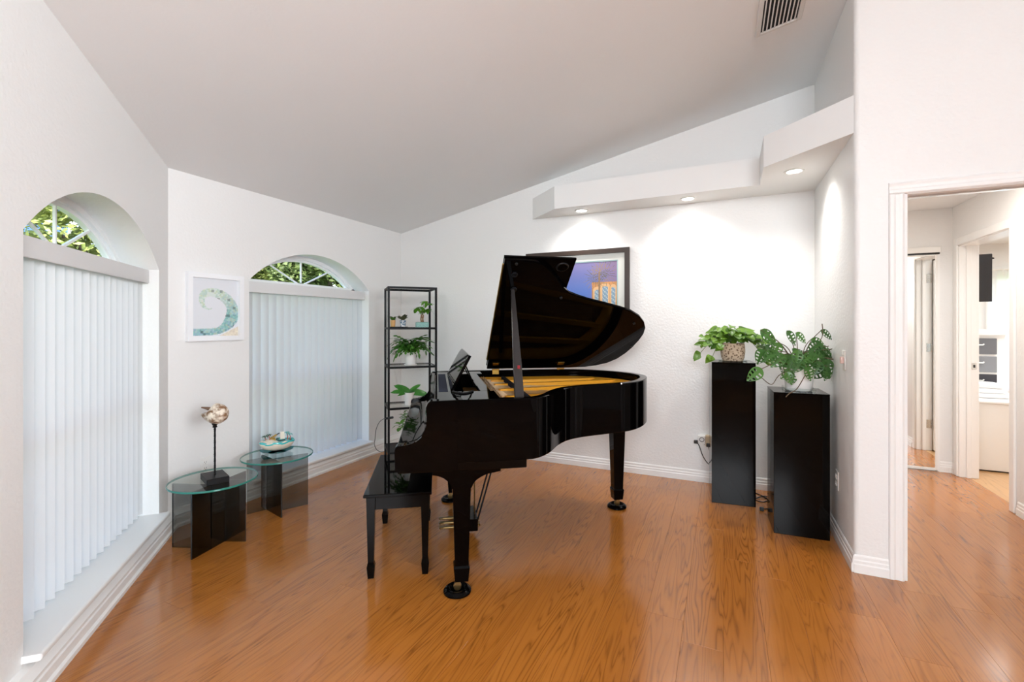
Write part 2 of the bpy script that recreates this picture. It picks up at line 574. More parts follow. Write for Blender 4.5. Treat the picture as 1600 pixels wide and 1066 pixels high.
def bar(bm, a, b, wa, ha, wb=None, hb=None, up=(0, 0, 1)):
    """rectangular tapered bar from a to b"""
    a, b = Vector(a), Vector(b)
    wb = wa if wb is None else wb
    hb = ha if hb is None else hb
    t = (b - a).normalized()
    s = t.cross(Vector(up)).normalized()
    u = s.cross(t)
    v = []
    for p, ww, hh in ((a, wa, ha), (b, wb, hb)):
        for sx, sy in ((-1, -1), (1, -1), (1, 1), (-1, 1)):
            v.append(bm.verts.new(p + s * sx * ww / 2 + u * sy * hh / 2))
    fs = [(3, 2, 1, 0), (4, 5, 6, 7), (0, 1, 5, 4), (1, 2, 6, 5), (2, 3, 7, 6), (3, 0, 4, 7)]
    F = [bm.faces.new([v[i] for i in q]) for q in fs]
    bmesh.ops.recalc_face_normals(bm, faces=F)
    return v

def catmull(pts, n=6, closed=False):
    pts = [Vector((*p, 0)) if len(p) == 2 else Vector(p) for p in pts]
    res = []
    m = len(pts)
    for i in range(m if closed else m - 1):
        p0 = pts[(i - 1) % m] if closed or i > 0 else pts[0]
        p1, p2 = pts[i], pts[(i + 1) % m]
        p3 = pts[(i + 2) % m] if closed or i + 2 < m else pts[-1]
        for k in range(n):
            t = k / n
            res.append(0.5 * ((2 * p1) + (p2 - p0) * t + (2 * p0 - 5 * p1 + 4 * p2 - p3) * t * t + (3 * p1 - p0 - 3 * p2 + p3) * t ** 3))
    if not closed: res.append(pts[-1])
    return res

def clip_poly(poly, planes):
    """Sutherland-Hodgman; planes are (nx, ny, c): keep nx*x + ny*y <= c"""
    for nx, ny, c in planes:
        res = []
        for i, p in enumerate(poly):
            q = poly[(i + 1) % len(poly)]
            dp, dq = nx * p[0] + ny * p[1] - c, nx * q[0] + ny * q[1] - c
            if dp <= 0: res.append(p)
            if (dp < 0) != (dq < 0) and abs(dp - dq) > 1e-12:
                t = dp / (dp - dq)
                res.append((p[0] + (q[0] - p[0]) * t, p[1] + (q[1] - p[1]) * t))
        poly = res
        if len(poly) < 3: return []
    return poly

# ------------------------------------------------------------------ room shell
XB, YR, CL, XJ, YD = -3.36, 4.292, -1.073, 0.651, 3.078
SQ = math.sqrt(0.5)
def ceil_z(x): return 2.394 + 0.2107 * (x - XB)
def diag(s, d=0.0):          # point on the left diagonal wall, d outwards
    return ((CL - d - s) * SQ, (CL - d + s) * SQ)
S_A = (1.8428 + 3.36) * SQ   # s of the corner with the back wall

# floors
bm = B()
box(bm, -3.7, 4.2, -0.4, 5.7, -0.06, -0.012)
box(bm, -1.6, 4.2, -4.7, -0.4, -0.06, 0.0)
box(bm, 1.97, 4.2, -0.4, YD, -0.06, 0.0)
floor = structure('floor', bm, M['floor'], 'glossy orange oak laminate plank floor of the room and hall')
PW, PL = 0.165, 1.24
K = 0
PLR = random.Random(4)
for ix in range(-21, 13):
    x0 = ix * PW
    off = PLR.uniform(0, PL)
    for iy in range(-3, 6):
        y0 = iy * PL - off
        poly = [(x0 + .0003, y0 + .0003), (x0 + PW - .0003, y0 + .0003), (x0 + PW - .0003, y0 + PL - .0003), (x0 + .0003, y0 + PL - .0003)]
        poly = clip_poly(poly, [(-SQ, -SQ, -CL), (-1, 0, 3.36), (0, -1, 0.4), (1, 0, 1.97), (0, 1, 5.5)])
        if not poly: continue
        if x0 + PW / 2 < 0.66: poly = clip_poly(poly, [(0, 1, YR)])
        if len(poly) < 3: continue
        cx = sum(p[0] for p in poly) / len(poly); cy = sum(p[1] for p in poly) / len(poly)
        if cx < 0.651 and cy > YR + 0.3: continue
        if cy > YR and cx < 0.6:
            continue
        # outside the view cone even for a step to the side
        dx = cx * math.cos(R(24.6)) + cy * math.sin(R(24.6)); dy = -cx * math.sin(R(24.6)) + cy * math.cos(R(24.6))
        if cx < 0.66: poly = clip_poly(poly, [(0, 1, YR)])
        if len(poly) < 3: continue
        bm = B()
        prism(bm, poly, -0.012, 0.0, bev=0.0004)
        obj('plank', bm, M['floor'], floor)
        K += 1

# ceiling
bm = B()
prism(bm, [(XB - .25, -4.8), (4.3, -4.8), (4.3, YR + .15), (XB - .25, YR + .15)], lambda p: ceil_z(p[0]), lambda p: ceil_z(p[0]) + 0.12)
structure('ceiling', bm, M['ceiling'], 'pale grey vaulted ceiling rising from the window wall')

def wall_with_arch(name, s0, s1, mapf, ztop, hs0, hs1, hz0, spring, rise, thick, label):
    bm = B()
    outer = [(s0, -0.06), (s1, -0.06), (s1, ztop(s1)), (s0, ztop(s0))]
    half = (hs1 - hs0) / 2; mid = (hs0 + hs1) / 2
    rad = (half * half + rise * rise) / (2 * rise); cz = spring + rise - rad
    a0 = math.asin(half / rad)
    hole = [(hs0, hz0), (hs1, hz0)] + [(mid + rad * math.sin(a0 - 2 * a0 * k / 28), cz + rad * math.cos(a0 - 2 * a0 * k / 28)) for k in range(29)]
    es = []
    loops = []
    for lp in (outer, hole):
        vs = [bm.verts.new((*mapf(s, 0.0), z)) for s, z in lp]
        loops.append(vs)
        for i in range(len(vs)):
            es.append(bm.edges.new((vs[i], vs[(i + 1) % len(vs)])))
    bmesh.ops.triangle_fill(bm, use_beauty=True, use_dissolve=False, edges=es)
    d = Vector((*mapf(0, thick), 0)) - Vector((*mapf(0, 0), 0))
    r = bmesh.ops.extrude_face_region(bm, geom=list(bm.faces))
    bmesh.ops.translate(bm, vec=d, verts=[v for v in r['geom'] if isinstance(v, bmesh.types.BMVert)])
    bmesh.ops.recalc_face_normals(bm, faces=list(bm.faces))
    o = structure(name, bm, M['wall'], label)
    return mid, half, rad, cz

W1 = wall_with_arch('wall_left', 0.35, S_A + 0.02, diag, lambda s: ceil_z(diag(s)[0]) + .04, 2.180, 3.515, 0.13, 1.695, 0.28, 0.24, 'white diagonal wall with the nearest arched window')
backmap = lambda s, d=0.0: (XB - d, s)
W2 = wall_with_arch('wall_back', 1.8428 - 0.1, YR + 0.12, backmap, lambda s: ceil_z(XB) + .03, 2.420, 3.757, 0.115, 1.70, 0.28, 0.24, 'white wall with the far arched window and wave print')

bm = B()
prism(bm, [(XB, YR), (XJ, YR), (XJ, YR + .12), (XB, YR + .12)], -.06, lambda p: ceil_z(p[0]) + .03)
structure('wall_right', bm, M['wall'], 'long white textured wall behind the grand piano')

# jog wall + door wall as one L with a rounded outer corner
bm = B()
rc = 0.028
arc = [(XJ + rc - rc * math.cos(t), YD + rc - rc * math.sin(t)) for t in [PI / 2 * k / 5 for k in range(6)]]
poly = [(XJ, YR + .12)] + arc + [(0.872, YD), (0.872, YD + .12), (XJ + .12, YD + .12), (XJ + .12, YR + .12)]
prism(bm, poly, -.06, lambda p: ceil_z(p[0]) + .03)
structure('wall_jog', bm, M['wall'], 'short white wall with rounded corner beside the doorway', smooth=40)
bm = B()
prism(bm, [(0.872, YD), (1.78, YD), (1.78, YD + .12), (0.872, YD + .12)], 2.045, lambda p: ceil_z(p[0]) + .03)
structure('wall_door_head', bm, M['wall'], 'white wall above the cased doorway')
bm = B()
prism(bm, [(1.78, YD), (4.12, YD), (4.12, YD + .12), (1.78, YD + .12)], -.06, lambda p: ceil_z(p[0]) + .03)
structure('wall_door_side', bm, M['wall'], 'white wall right of the cased doorway')
# rest of the room behind the camera
p_end = diag(0.36)
bm = B()
prism(bm, [(p_end[0], p_end[1]), (p_end[0], -4.6), (p_end[0] - .12, -4.6), (p_end[0] - .12, p_end[1])], -.06, lambda p: ceil_z(p[0]) + .03)
structure('wall_entry', bm, M['wall'], 'white wall behind the camera on the left')
bm = B()
prism(bm, [(p_end[0] - .12, -4.6), (4.12, -4.6), (4.12, -4.72), (p_end[0] - .12, -4.72)], -.06, lambda p: ceil_z(p[0]) + .03)
structure('wall_rear', bm, M['wall'], 'white wall behind the camera')
bm = B()
prism(bm, [(4.0, -4.6), (4.12, -4.6), (4.12, YD), (4.0, YD)], -.06, lambda p: ceil_z(p[0]) + .03)
structure('wall_far_side', bm, M['wall'], 'white wall far right behind the camera')

# hall and bedroom
HX, HY = 1.9, 5.5
bm = B()
box(bm, XJ + .0, HX + .13, HY, HY + .12, -.06, 2.42)
structure('wall_hall_end', bm, M['wall'], 'white hall end wall with the mirrored closet door')
bm = B()
box(bm, XJ, XJ + .12, YR + .12, HY, -.06, 2.42)
structure('wall_hall_left', bm, M['wall'], 'white hall wall hidden behind the jog')
bm = B()
box(bm, HX, HX + .13, 5.39, HY, -.06, 2.42)
structure('wall_hall_far', bm, M['wall'], 'narrow white wall between mirror door and bedroom doorway')
bm = B()
box(bm, HX, HX + .13, YD + .12, 4.55, -.06, 2.42)
structure('wall_hall_near', bm, M['wall'], 'white hall wall on the near side of the bedroom doorway')
bm = B()
box(bm, HX, HX + .13, 4.55, 5.39, 2.06, 2.42)
structure('wall_hall_head', bm, M['wall'], 'white wall above the bedroom doorway')
bm = B()
box(bm, XJ, HX + .13, YD + .12, HY + .12, 2.415, 2.5)
structure('ceiling', bm, M['ceiling'], 'flat hall ceiling')
bm = B()
box(bm, HX + .13, 6.2, YD + .12, 8.2, 2.42, 2.5)
structure('ceiling', bm, M['ceiling'], 'flat bedroom ceiling')
bm = B()
box(bm, HX + .07, 6.2, YD + .12, 8.2, -.06, -0.001)
structure('floor', bm, M['floor2'], 'paler laminate floor of the bedroom')
bm = B()
box(bm, HX + .13 - .12, HX + .13, HY + .12, 8.2, -.06, 2.42)
structure('wall_bedroom_left', bm, M['wall'], 'white bedroom wall left of the dresser')
bm = B()
box(bm, 6.2, 6.32, YD + .12, 8.2, -.06, 2.42)
structure('wall_bedroom_right', bm, M['wall'], 'white bedroom wall out of view on the right')
bm = B()
box(bm, HX + .13, 6.2, YD + .06, YD + .12, -.06, 2.42)
structure('wall_bedroom_near', bm, M['wall'], 'white bedroom wall out of view near the doorway')
# bedroom far wall with a window opening x 3.2..4.6, z .5..2.0
bm = B()
box(bm, HX, 3.2, 8.2, 8.32, -.06, 2.42)
box(bm, 4.6, 6.32, 8.2, 8.32, -.06, 2.42)
box(bm, 3.2, 4.6, 8.2, 8.32, -.06, 0.5)
box(bm, 3.2, 4.6, 8.2, 8.32, 2.02, 2.42)
structure('wall_bedroom_end', bm, M['wall'], 'white bedroom wall around the bright curtained window')

# ---- baseboards
BASE_PROF = [(0, 0), (0.015, 0), (0.015, 0.045), (0.011, 0.052), (0.011, 0.066), (0.007, 0.072), (0.007, 0.088), (0.003, 0.096), (0, 0.096)]
def baseboard(name, a, b, nrm, label, prof=BASE_PROF, kx=1.0, kz=1.0, extend=0.0):
    a, b = Vector((*a, 0)), Vector((*b, 0))
    t = (b - a).normalized()
    a -= t * extend; b += t * extend
    n = Vector((*nrm, 0)).normalized()
    bm = B()
    A = [bm.verts.new(a + n * (x * kx) + Vector((0, 0, z * kz))) for x, z in prof]
    Bv = [bm.verts.new(b + n * (x * kx) + Vector((0, 0, z * kz))) for x, z in prof]
    bm.faces.new(A); bm.faces.new(list(reversed(Bv)))
    for i in range(len(prof)):
        j = (i + 1) % len(prof)
        bm.faces.new((A[i], A[j], Bv[j], Bv[i]))
    bmesh.ops.recalc_face_normals(bm, faces=list(bm.faces))
    return structure(name, bm, M['trim'], label)
WPROF = [(0, 0), (0.062, 0), (0.062, 0.018), (0.052, 0.026), (0.052, 0.060), (0.047, 0.066), (0.047, 0.076), (0.050, 0.082), (0.044, 0.090), (0.036, 0.100), (0.028, 0.112), (0, 0.114)]
baseboard('baseboard_left', diag(0.4), diag(S_A), (SQ, SQ), 'moulded white baseboard under the nearest arched window', WPROF)
baseboard('baseboard_back', (XB, 1.8428), (XB, YR), (1, 0), 'moulded white baseboard under the far arched window', WPROF)
baseboard('baseboard_right', (XB, YR), (XJ, YR), (0, -1), 'stepped white baseboard behind the piano and pedestals')
baseboard('baseboard_jog', (XJ, YD), (XJ, YR), (-1, 0), 'stepped white baseboard beside the right pedestal', extend=0.008)
baseboard('baseboard_door', (XJ, YD), (0.80, YD), (0, -1), 'short stepped baseboard beside the door casing', extend=0.004)
baseboard('baseboard_hall', (HX, 5.39 + .06), (HX, HY), (-1, 0), 'white baseboard right of the mirrored closet door')
baseboard('baseboard_hall_end', (1.80, HY), (HX, HY), (0, -1), 'white baseboard beside the mirrored closet door')
baseboard('baseboard_hall_near', (HX, YD + .12), (HX, 4.47), (-1, 0), 'white baseboard on the hall wall at the right edge')

# ---- soffit ledge with the recessed lights
bm = B()
SOF = [(-1.737, YR), (-1.40, 3.985), (0.248, 3.945), (0.244, 3.515), (XJ, YD + 0.012), (XJ, YR)]
prism(bm, SOF, 2.404, 2.612)
structure('trim_1', bm, M['soffit'], 'white plant ledge soffit holding three recessed lights')

# ---- ceiling vent
slope = math.atan(0.2107)
vt = thing('ceiling_vent', 'louvered air vent in the sloped ceiling at the top of the photo', 'vent', (0.300, 3.055, ceil_z(0.300)), 0)
vt.rotation_euler = (0, -slope, 0)
bm = B()
hw, hl, fwid = 0.125, 0.185, 0.027
for x0, x1, y0, y1 in ((-hw, -hw + fwid, -hl, hl), (hw - fwid, hw, -hl, hl), (-hw + fwid, hw - fwid, -hl, -hl + fwid), (-hw + fwid, hw - fwid, hl - fwid, hl)):
    box(bm, x0, x1, y0, y1, -0.012, -0.0005, 0.003)
obj('vent_frame', bm, M['vent'], vt)
bm = B()
box(bm, -hw + fwid, hw - fwid, -hl + fwid, hl - fwid, -0.003, -0.0008)
obj('duct', bm, M['dark'], vt)
for k in range(9):
    x = -hw + fwid + 0.012 + k * (2 * (hw - fwid) - 0.024) / 8
    bm = B()
    box(bm, -0.0035, 0.0035, -hl + fwid, hl - fwid, -0.0025, 0.0025, mtx=Matrix.Translation((x, 0, -0.008)) @ Matrix.Rotation(R(28), 4, 'Y'))
    obj('slat', bm, M['vent'], vt)

# ---- recessed lights
RL = [((-1.19, 4.14), 'recessed ceiling light at the left end of the ledge'),
      ((-0.27, 4.118), 'recessed ceiling light above the two pedestals, middle of three'),
      ((0.44, 3.682), 'recessed ceiling light at the angled right end of the ledge')]
for (x, y), lab in RL:
    t = thing('recessed_light', lab, 'light', (x, y, 2.404), 0, 'recessed lights in the ledge')
    bm = B()
    lathe(bm, [(0.044, -0.001), (0.062, -0.001), (0.062, -0.006), (0.048, -0.008), (0.044, -0.004)], 28, closed=False)
    obj('trim_ring', bm, M['plastic_w'], t, 40)
    bm = B()
    lathe(bm, [(0.0, -0.003), (0.044, -0.003), (0.044, -0.001), (0, -0.001)], 28)
    obj('lens', bm, M['lens'], t, 40)
    add_light('recessed_light_beam', 'SPOT', (x, y, 2.385), (0, 0, 0), 19, (1.0, 0.97, 0.93), spot_size=R(140), spot_blend=1.0, shadow_soft_size=0.035)

# ------------------------------------------------------------------ windows with vertical blinds
def window(name, mp, nrm, mid, half, rad, cz, zsill, spring, rail_z, label):
    """mp(s, d): plan point; nrm: inward normal"""
    t = bpy.data.objects.new(name, None)
    C.objects.link(t)
    t['kind'] = 'structure'
    t['label'] = label
    D0, D1 = 0.185, 0.235
    def extr(bm, poly, d0, d1):
        a = [bm.verts.new((*mp(s, d0), z)) for s, z in poly]
        b = [bm.verts.new((*mp(s, d1), z)) for s, z in poly]
        n = len(poly)
        fs = [bm.faces.new(a), bm.faces.new(list(reversed(b)))]
        for i in range(n):
            fs.append(bm.faces.new((a[i], b[i], b[(i + 1) % n], a[(i + 1) % n])))
        bmesh.ops.recalc_face_normals(bm, faces=fs)
    def strip(bm, r_o, r_i, s_o, s_i, zb, d0, d1):
        # arched band between two radii, limited to half widths and to z > zb
        n = 26
        def arcpt(r, hw_, k):
            a0 = math.asin(min(1, hw_ / r)); a = -a0 + 2 * a0 * k / n
            return (mid + r * math.sin(a), max(zb, cz + r * math.cos(a)))
        for k in range(n):
            extr(bm, [arcpt(r_i, s_i, k), arcpt(r_i, s_i, k + 1), arcpt(r_o, s_o, k + 1), arcpt(r_o, s_o, k)], d0, d1)
    bm = B()
    strip(bm, rad, rad - 0.032, half, half - 0.05, spring - 0.06, D0, D1)
    for sg in (-1, 1):
        extr(bm, sorted([(mid + sg * half, zsill), (mid + sg * (half - .05), zsill)]) + sorted([(mid + sg * half, spring + .02), (mid + sg * (half - .05), spring + .02)], reverse=True), D0, D1)
    extr(bm, [(mid - half, zsill), (mid + half, zsill), (mid + half, zsill + .055), (mid - half, zsill + .055)], D0, D1)
    obj('window_frame', bm, M['vinyl'], t)
    bm = B()
    strip(bm, rad - 0.032, rad - 0.052, half - 0.05, half - 0.075, spring + 0.0, D0 + .018, D1)
    obj('arch_sash', bm, M['vinyl'], t, 30)
    bm = B()
    extr(bm, [(mid - half + .05, spring - .05), (mid + half - .05, spring - .05), (mid + half - .05, spring + .03), (mid - half + .05, spring + .03)], D0 + .004, D1 - .002)
    obj('transom_bar', bm, M['vinyl'], t)
    bm = B()
    extr(bm, [(mid - half + .05, rail_z - .025), (mid + half - .05, rail_z - .025), (mid + half - .05, rail_z + .025), (mid - half + .05, rail_z + .025)], D0 + .004, D1 - .002)
    obj('meeting_rail', bm, M['vinyl'], t)
    for ang in (90, 26, 154):
        bm = B()
        ca, sa = math.cos(R(ang)), math.sin(R(ang))
        s0, z0 = mid + ca * 0.03, spring + .01 + sa * 0.03
        ln = 0.0
        while True:
            s, z = s0 + ca * ln, z0 + sa * ln
            if math.hypot(s - mid, z - cz) > rad - 0.055 or ln > 1: break
            ln += 0.01
        nx, nz = -sa * 0.006, ca * 0.006
        extr(bm, [(s0 - nx, z0 - nz), (s - nx, z - nz), (s + nx, z + nz), (s0 + nx, z0 + nz)], D0 + .022, D0 + .034)
        obj('muntin', bm, M['vinyl'], t)
    bm = B()
    a0 = math.asin((half - .05) / (rad - .05))
    poly = [(mid - half + .05, spring + .02)] + [(mid + (rad - .05) * math.sin(-a0 + 2 * a0 * k / 20), max(spring + .021, cz + (rad - .05) * math.cos(-a0 + 2 * a0 * k / 20))) for k in range(21)] + [(mid + half - .05, spring + .02)]
    vs = [bm.verts.new((*mp(s, D0 + .03), z)) for s, z in poly[1:-1]]
    bm.faces.new(vs)
    obj('pane', bm, M['pane'], t)
    for z0, z1 in ((zsill + .055, rail_z - .02), (rail_z + .02, spring - .05)):
        bm = B()
        bm.faces.new([bm.verts.new((*mp(s, D0 + .03), z)) for s, z in ((mid - half + .05, z0), (mid + half - .05, z0), (mid + half - .05, z1), (mid - half + .05, z1))])
        obj('pane', bm, M['pane'], t)
    # sill: rounded nose, horns past the jambs
    bm = B()
    e = 0.012
    prof = [(0.235, zsill), (0.235, zsill - .028), (-0.055, zsill - .028), (-0.066, zsill - .022), (-0.070, zsill - .012), (-0.066, zsill - .003), (-0.058, zsill)]
    A = [bm.verts.new((*mp(mid - half + .0 if d > 0 else mid - half - e, d), z)) for d, z in prof]
    Bq = [bm.verts.new((*mp(mid + half - .0 if d > 0 else mid + half + e, d), z)) for d, z in prof]
    # horns: add notch points at wall face
    bm.free()
    bm = B()
    outline = [(mid - half, 0.235), (mid + half, 0.235), (mid + half, 0.001), (mid + half + e, 0.001), (mid + half + e, -0.058), (mid - half - e, -0.058), (mid - half - e, 0.001), (mid - half, 0.001)]
    lo = [bm.verts.new((*mp(s, d), zsill - .026)) for s, d in outline]
    hi = [bm.verts.new((*mp(s, d), zsill)) for s, d in outline]
    bm.faces.new(lo); bm.faces.new(list(reversed(hi)))
    side = []
    for i in range(len(outline)):
        j = (i + 1) % len(outline)
        side.append(bm.faces.new((lo[i], hi[i], hi[j], lo[j])))
    bmesh.ops.recalc_face_normals(bm, faces=list(bm.faces))
    es = [ed for f in (side[4],) for ed in f.edges]
    bmesh.ops.bevel(bm, geom=es, offset=0.009, segments=3, profile=0.5, affect='EDGES')
    obj('window_sill', bm, M['sill'], t)
    return t

window('window_1', diag, (SQ, SQ), W1[0], W1[1], W1[2], W1[3], 0.156, 1.695, 0.88, 'nearest arched window in the diagonal left wall')
window('window_2', backmap, (1, 0), W2[0], W2[1], W2[2], W2[3], 0.141, 1.70, 0.88, 'far arched window beside the black shelf unit')

def blind(mp, mid, half, zb, zv0, zv1, label, n, tilt):
    t = thing('vertical_blind', label, 'blind', (*mp(mid, 0.11), zb), 0, 'closed vertical blinds')
    o = Vector(t.location)
    def P(s, d, z): return Vector((*mp(s, d), z)) - o
    def ebox(bm, s0, s1, d0, d1, z0, z1, bev=0):
        vs = [bm.verts.new(P(s, d, z)) for z in (z0, z1) for d in (d0, d1) for s in (s0, s1)]
        idx = [(0, 2, 3, 1), (4, 5, 7, 6), (0, 1, 5, 4), (2, 6, 7, 3), (0, 4, 6, 2), (1, 3, 7, 5)]
        fs = [bm.faces.new([vs[i] for i in q]) for q in idx]
        bmesh.ops.recalc_face_normals(bm, faces=fs)
        if bev: bmesh.ops.bevel(bm, geom=list({e for f in fs for e in f.edges}), offset=bev, segments=2, affect='EDGES')
    bm = B()
    ebox(bm, mid - half + .006, mid + half - .006, 0.050, 0.058, zv0, zv1, .002)
    ebox(bm, mid - half + .006, mid - half + .012, 0.058, 0.125, zv0, zv1)
    ebox(bm, mid + half - .012, mid + half - .006, 0.058, 0.125, zv0, zv1)
    obj('valance', bm, M['valance'], t)
    bm = B()
    ebox(bm, mid - half + .014, mid + half - .014, 0.085, 0.125, zv1 - .035, zv1 - .004)
    obj('head_rail', bm, M['vinyl'], t)
    # one curved slat mesh, shared
    bm = B()
    wd = 0.0445
    zt = zv1 - .04
    rows = []
    for k in range(7):
        u = -1 + 2 * k / 6
        q = (u * wd, 0.016 * (1 - u * u))
        rows.append((bm.verts.new((q[0], q[1], 0)), bm.verts.new((q[0], q[1], zt - zb))))
    for a, b in zip(rows, rows[1:]):
        bm.faces.new((a[0], b[0], b[1], a[1]))
    me = bpy.data.meshes.new('slat')
    bm.to_mesh(me); bm.free()
    me.materials.append(M['slat'])
    for p in me.polygons: p.use_smooth = True
    p0, p1 = Vector((*mp(0, 0), 0)), Vector((*mp(1, 0), 0))
    ang = math.atan2(p1.y - p0.y, p1.x - p0.x)
    for k in range(n):
        s = mid - half + 0.05 + (2 * half - 0.10) * k / (n - 1)
        inst('slat', me, t, Matrix.Translation(P(s, 0.105, zb)) @ Matrix.Rotation(ang + R(tilt + random.uniform(-2, 2)), 4, 'Z'))
    # bottom bead chain is too fine to show; wand at the right end
    return t
blind(diag, W1[0], W1[1], 0.168, 1.609, 1.692, 'closed white vertical blind in the nearest left window', 18, -33)
blind(backmap, W2[0], W2[1], 0.152, 1.609, 1.696, 'closed white vertical blind in the far window beside the shelf', 18, -33)

# ------------------------------------------------------------------ doorway casing (main room)
dr = bpy.data.objects.new('door_1', None); C.objects.link(dr); dr['kind'] = 'structure'; dr['label'] = 'wide white cased opening from the room into the hall'
def casing_leg(x0, x1, z1, y, parent, sgn=-1):
    bm = B()
    prof = [(0, 0), (0, .010), (.010, .016), (.022, .012), (.036, .012), (.046, .018), (.060, .018), (.064, .012), (.064, 0)]
    k = (x1 - x0) / .064
    prism(bm, [(x0 + a * k, y + sgn * b) for a, b in prof], 0.0, z1)
    return bm
bm = casing_leg(0.866, 0.800, 2.0395, YD, dr); bmesh.ops.recalc_face_normals(bm, faces=list(bm.faces)); obj('casing_side', bm, M['trim'], dr)
bm = B()
prof = [(2.040, 0), (2.040, .012), (2.046, .018), (2.060, .018), (2.068, .012), (2.082, .012), (2.094, .016), (2.104, .010), (2.104, 0)]
prism(bm, [(YD - b, z) for z, b in prof], 0.800, 1.852, axis='x'); obj('casing_head', bm, M['trim'], dr)
bm = casing_leg(1.786, 1.852, 2.0395, YD, dr); bmesh.ops.recalc_face_normals(bm, faces=list(bm.faces)); obj('casing_side', bm, M['trim'], dr)
bm = B()
box(bm, 0.866, 0.880, YD - .004, YD + .124, 0, 2.045, .002)
obj('jamb', bm, M['trim'], dr)
bm = B()
box(bm, 1.772, 1.786, YD - .004, YD + .124, 0, 2.045, .002)
obj('jamb', bm, M['trim'], dr)
bm = B()
box(bm, 0.866, 1.786, YD - .004, YD + .124, 2.036, 2.050, .002)
obj('head_jamb', bm, M['trim'], dr)
bm = B()
box(bm, 0.90, 1.75, YD + .045, YD + .075, 2.026, 2.0358)
obj('door_track', bm, M['steel'], dr)

# mirrored closet door in the hall
dm = bpy.data.objects.new('door_2', None); C.objects.link(dm); dm['kind'] = 'structure'; dm['label'] = 'mirrored sliding closet door at the end of the hall'
bm = B(); box(bm, 0.86, 1.765, HY - .030, HY - .024, .035, 1.985); obj('mirror_panel', bm, M['mirror'], dm)
bm = B()
box(bm, 1.765, 1.782, HY - .036, HY - .012, .015, 1.995, .002)
box(bm, 0.86, 0.877, HY - .036, HY - .012, .015, 1.995, .002)
box(bm, 0.877, 1.765, HY - .036, HY - .012, .012, .035, .002)
box(bm, 0.877, 1.765, HY - .036, HY - .012, 1.982, 1.995, .002)
obj('mirror_frame', bm, M['plastic_w'], dm)
bm = B(); box(bm, 0.84, 1.802, HY - .045, HY - .0005, 2.012, 2.065, .002); obj('track_fascia', bm, M['plastic_w'], dm)
bm = B(); box(bm, 0.84, 1.795, HY - .040, HY - .0005, 1.997, 2.012); obj('track_shadow_gap', bm, M['plastic_b'], dm)
bm = B(); box(bm, 1.786, 1.802, HY - .02, HY - .0005, 0, 2.012); obj('side_jamb', bm, M['trim'], dm)
bm = B(); box(bm, 0.84, 1.79, HY - .045, HY - .005, 0.0, .010); obj('floor_track', bm, M['steel'], dm)

# bedroom doorway
db = bpy.data.objects.new('door_3', None); C.objects.link(db); db['kind'] = 'structure'; db['label'] = 'white bedroom doorway in the hall with its strike plate'
bm = B(); box(bm, HX - .002, HX + .132, 5.374, 5.39, 0, 2.06, .002); box(bm, HX + .045, HX + .075, 5.360, 5.374, 0, 2.05, .002); obj('jamb', bm, M['trim'], db)
bm = B(); box(bm, HX - .002, HX + .132, 4.55, 4.566, 0, 2.06, .002); box(bm, HX + .045, HX + .075, 4.566, 4.580, 0, 2.05, .002); obj('jamb', bm, M['trim'], db)
bm = B(); box(bm, HX - .002, HX + .132, 4.55, 5.39, 2.045, 2.062, .002); obj('head_jamb', bm, M['trim'], db)
for y0, y1 in ((5.384, 5.442), (4.492, 4.556)):
    bm = B(); box(bm, HX - .016, HX, y0, y1, 0, 2.12, .004); obj('casing_side', bm, M['trim'], db)
bm = B(); box(bm, HX - .016, HX, 4.556, 5.384, 2.055, 2.12, .004); obj('casing_head', bm, M['trim'], db)
bm = B(); box(bm, HX + .082, HX + .115, 5.3715, 5.374, .955, 1.015, .001); obj('strike_plate', bm, M['chrome'], db)
bm = B(); box(bm, HX + .092, HX + .106, 5.3705, 5.3716, .972, .998); obj('strike_hole', bm, M['plastic_b'], db)
for z in (0.24, 1.06, 1.80):
    bm = B()
    box(bm, HX + .084, HX + .120, 4.566, 4.5685, z, z + .09, .0008)
    lathe(bm, [(0.006, 0), (0.006, .09)], 10, (HX + .126, 4.572, z))
    for k in range(3):
        lathe(bm, [(0.0, 0), (0.003, 0), (0.003, .001)], 8, (0, 0, 0), Matrix.Translation((HX + .095 + .008 * (k % 2), 4.5685, z + .015 + k * .03)) @ Matrix.Rotation(R(-90), 4, 'X'))
    obj('hinge', bm, M['chrome'], db)
bm = B(); box(bm, HX + .134, HX + .92, 4.574, 4.609, .012, 2.035, .002); obj('door_leaf', bm, M['trim'], db)

# ------------------------------------------------------------------ GRAND PIANO
PZ = R(33.853)
piano = thing('grand_piano', 'glossy black grand piano with raised lid and gold iron plate', 'piano', (-1.5805, 2.5375, 0), PZ)
NQ, FQ = -0.752, 0.70          # outer faces of treble and bass side
ZB, ZT = 0.685, 0.988
rim_pts = [(0.335, NQ), (0.375, NQ + .004), (0.425, -0.715), (0.485, -0.645), (0.560, -0.520), (0.640, -0.425), (0.730, -0.370), (0.830, -0.335), (0.930, -0.308), (1.030, -0.280),
           (1.120, -0.238), (1.215, -0.158), (1.295, -0.052), (1.350, 0.050), (1.374, 0.135), (1.372, 0.230), (1.345, 0.335), (1.290, 0.440), (1.205, 0.545), (1.100, 0.625), (1.000, 0.672), (0.880, 0.695), (0.760, FQ)]
rim = [(0.0, NQ), (0.1, NQ), (0.22, NQ)] + [(v.x, v.y) for v in catmull(rim_pts, 4)] + [(0.6, FQ), (0.4, FQ), (0.2, FQ), (0.0, FQ)]
def offset_path(path, d):
    res = []
    for i, p in enumerate(path):
        a = path[max(0, i - 1)]; b = path[min(len(path) - 1, i + 1)]
        tx, ty = b[0] - a[0], b[1] - a[1]
        L = math.hypot(tx, ty)
        res.append((p[0] - ty / L * d, p[1] + tx / L * d))
    return res
inner = offset_path(rim, 0.048)
bm = B()
rows = []
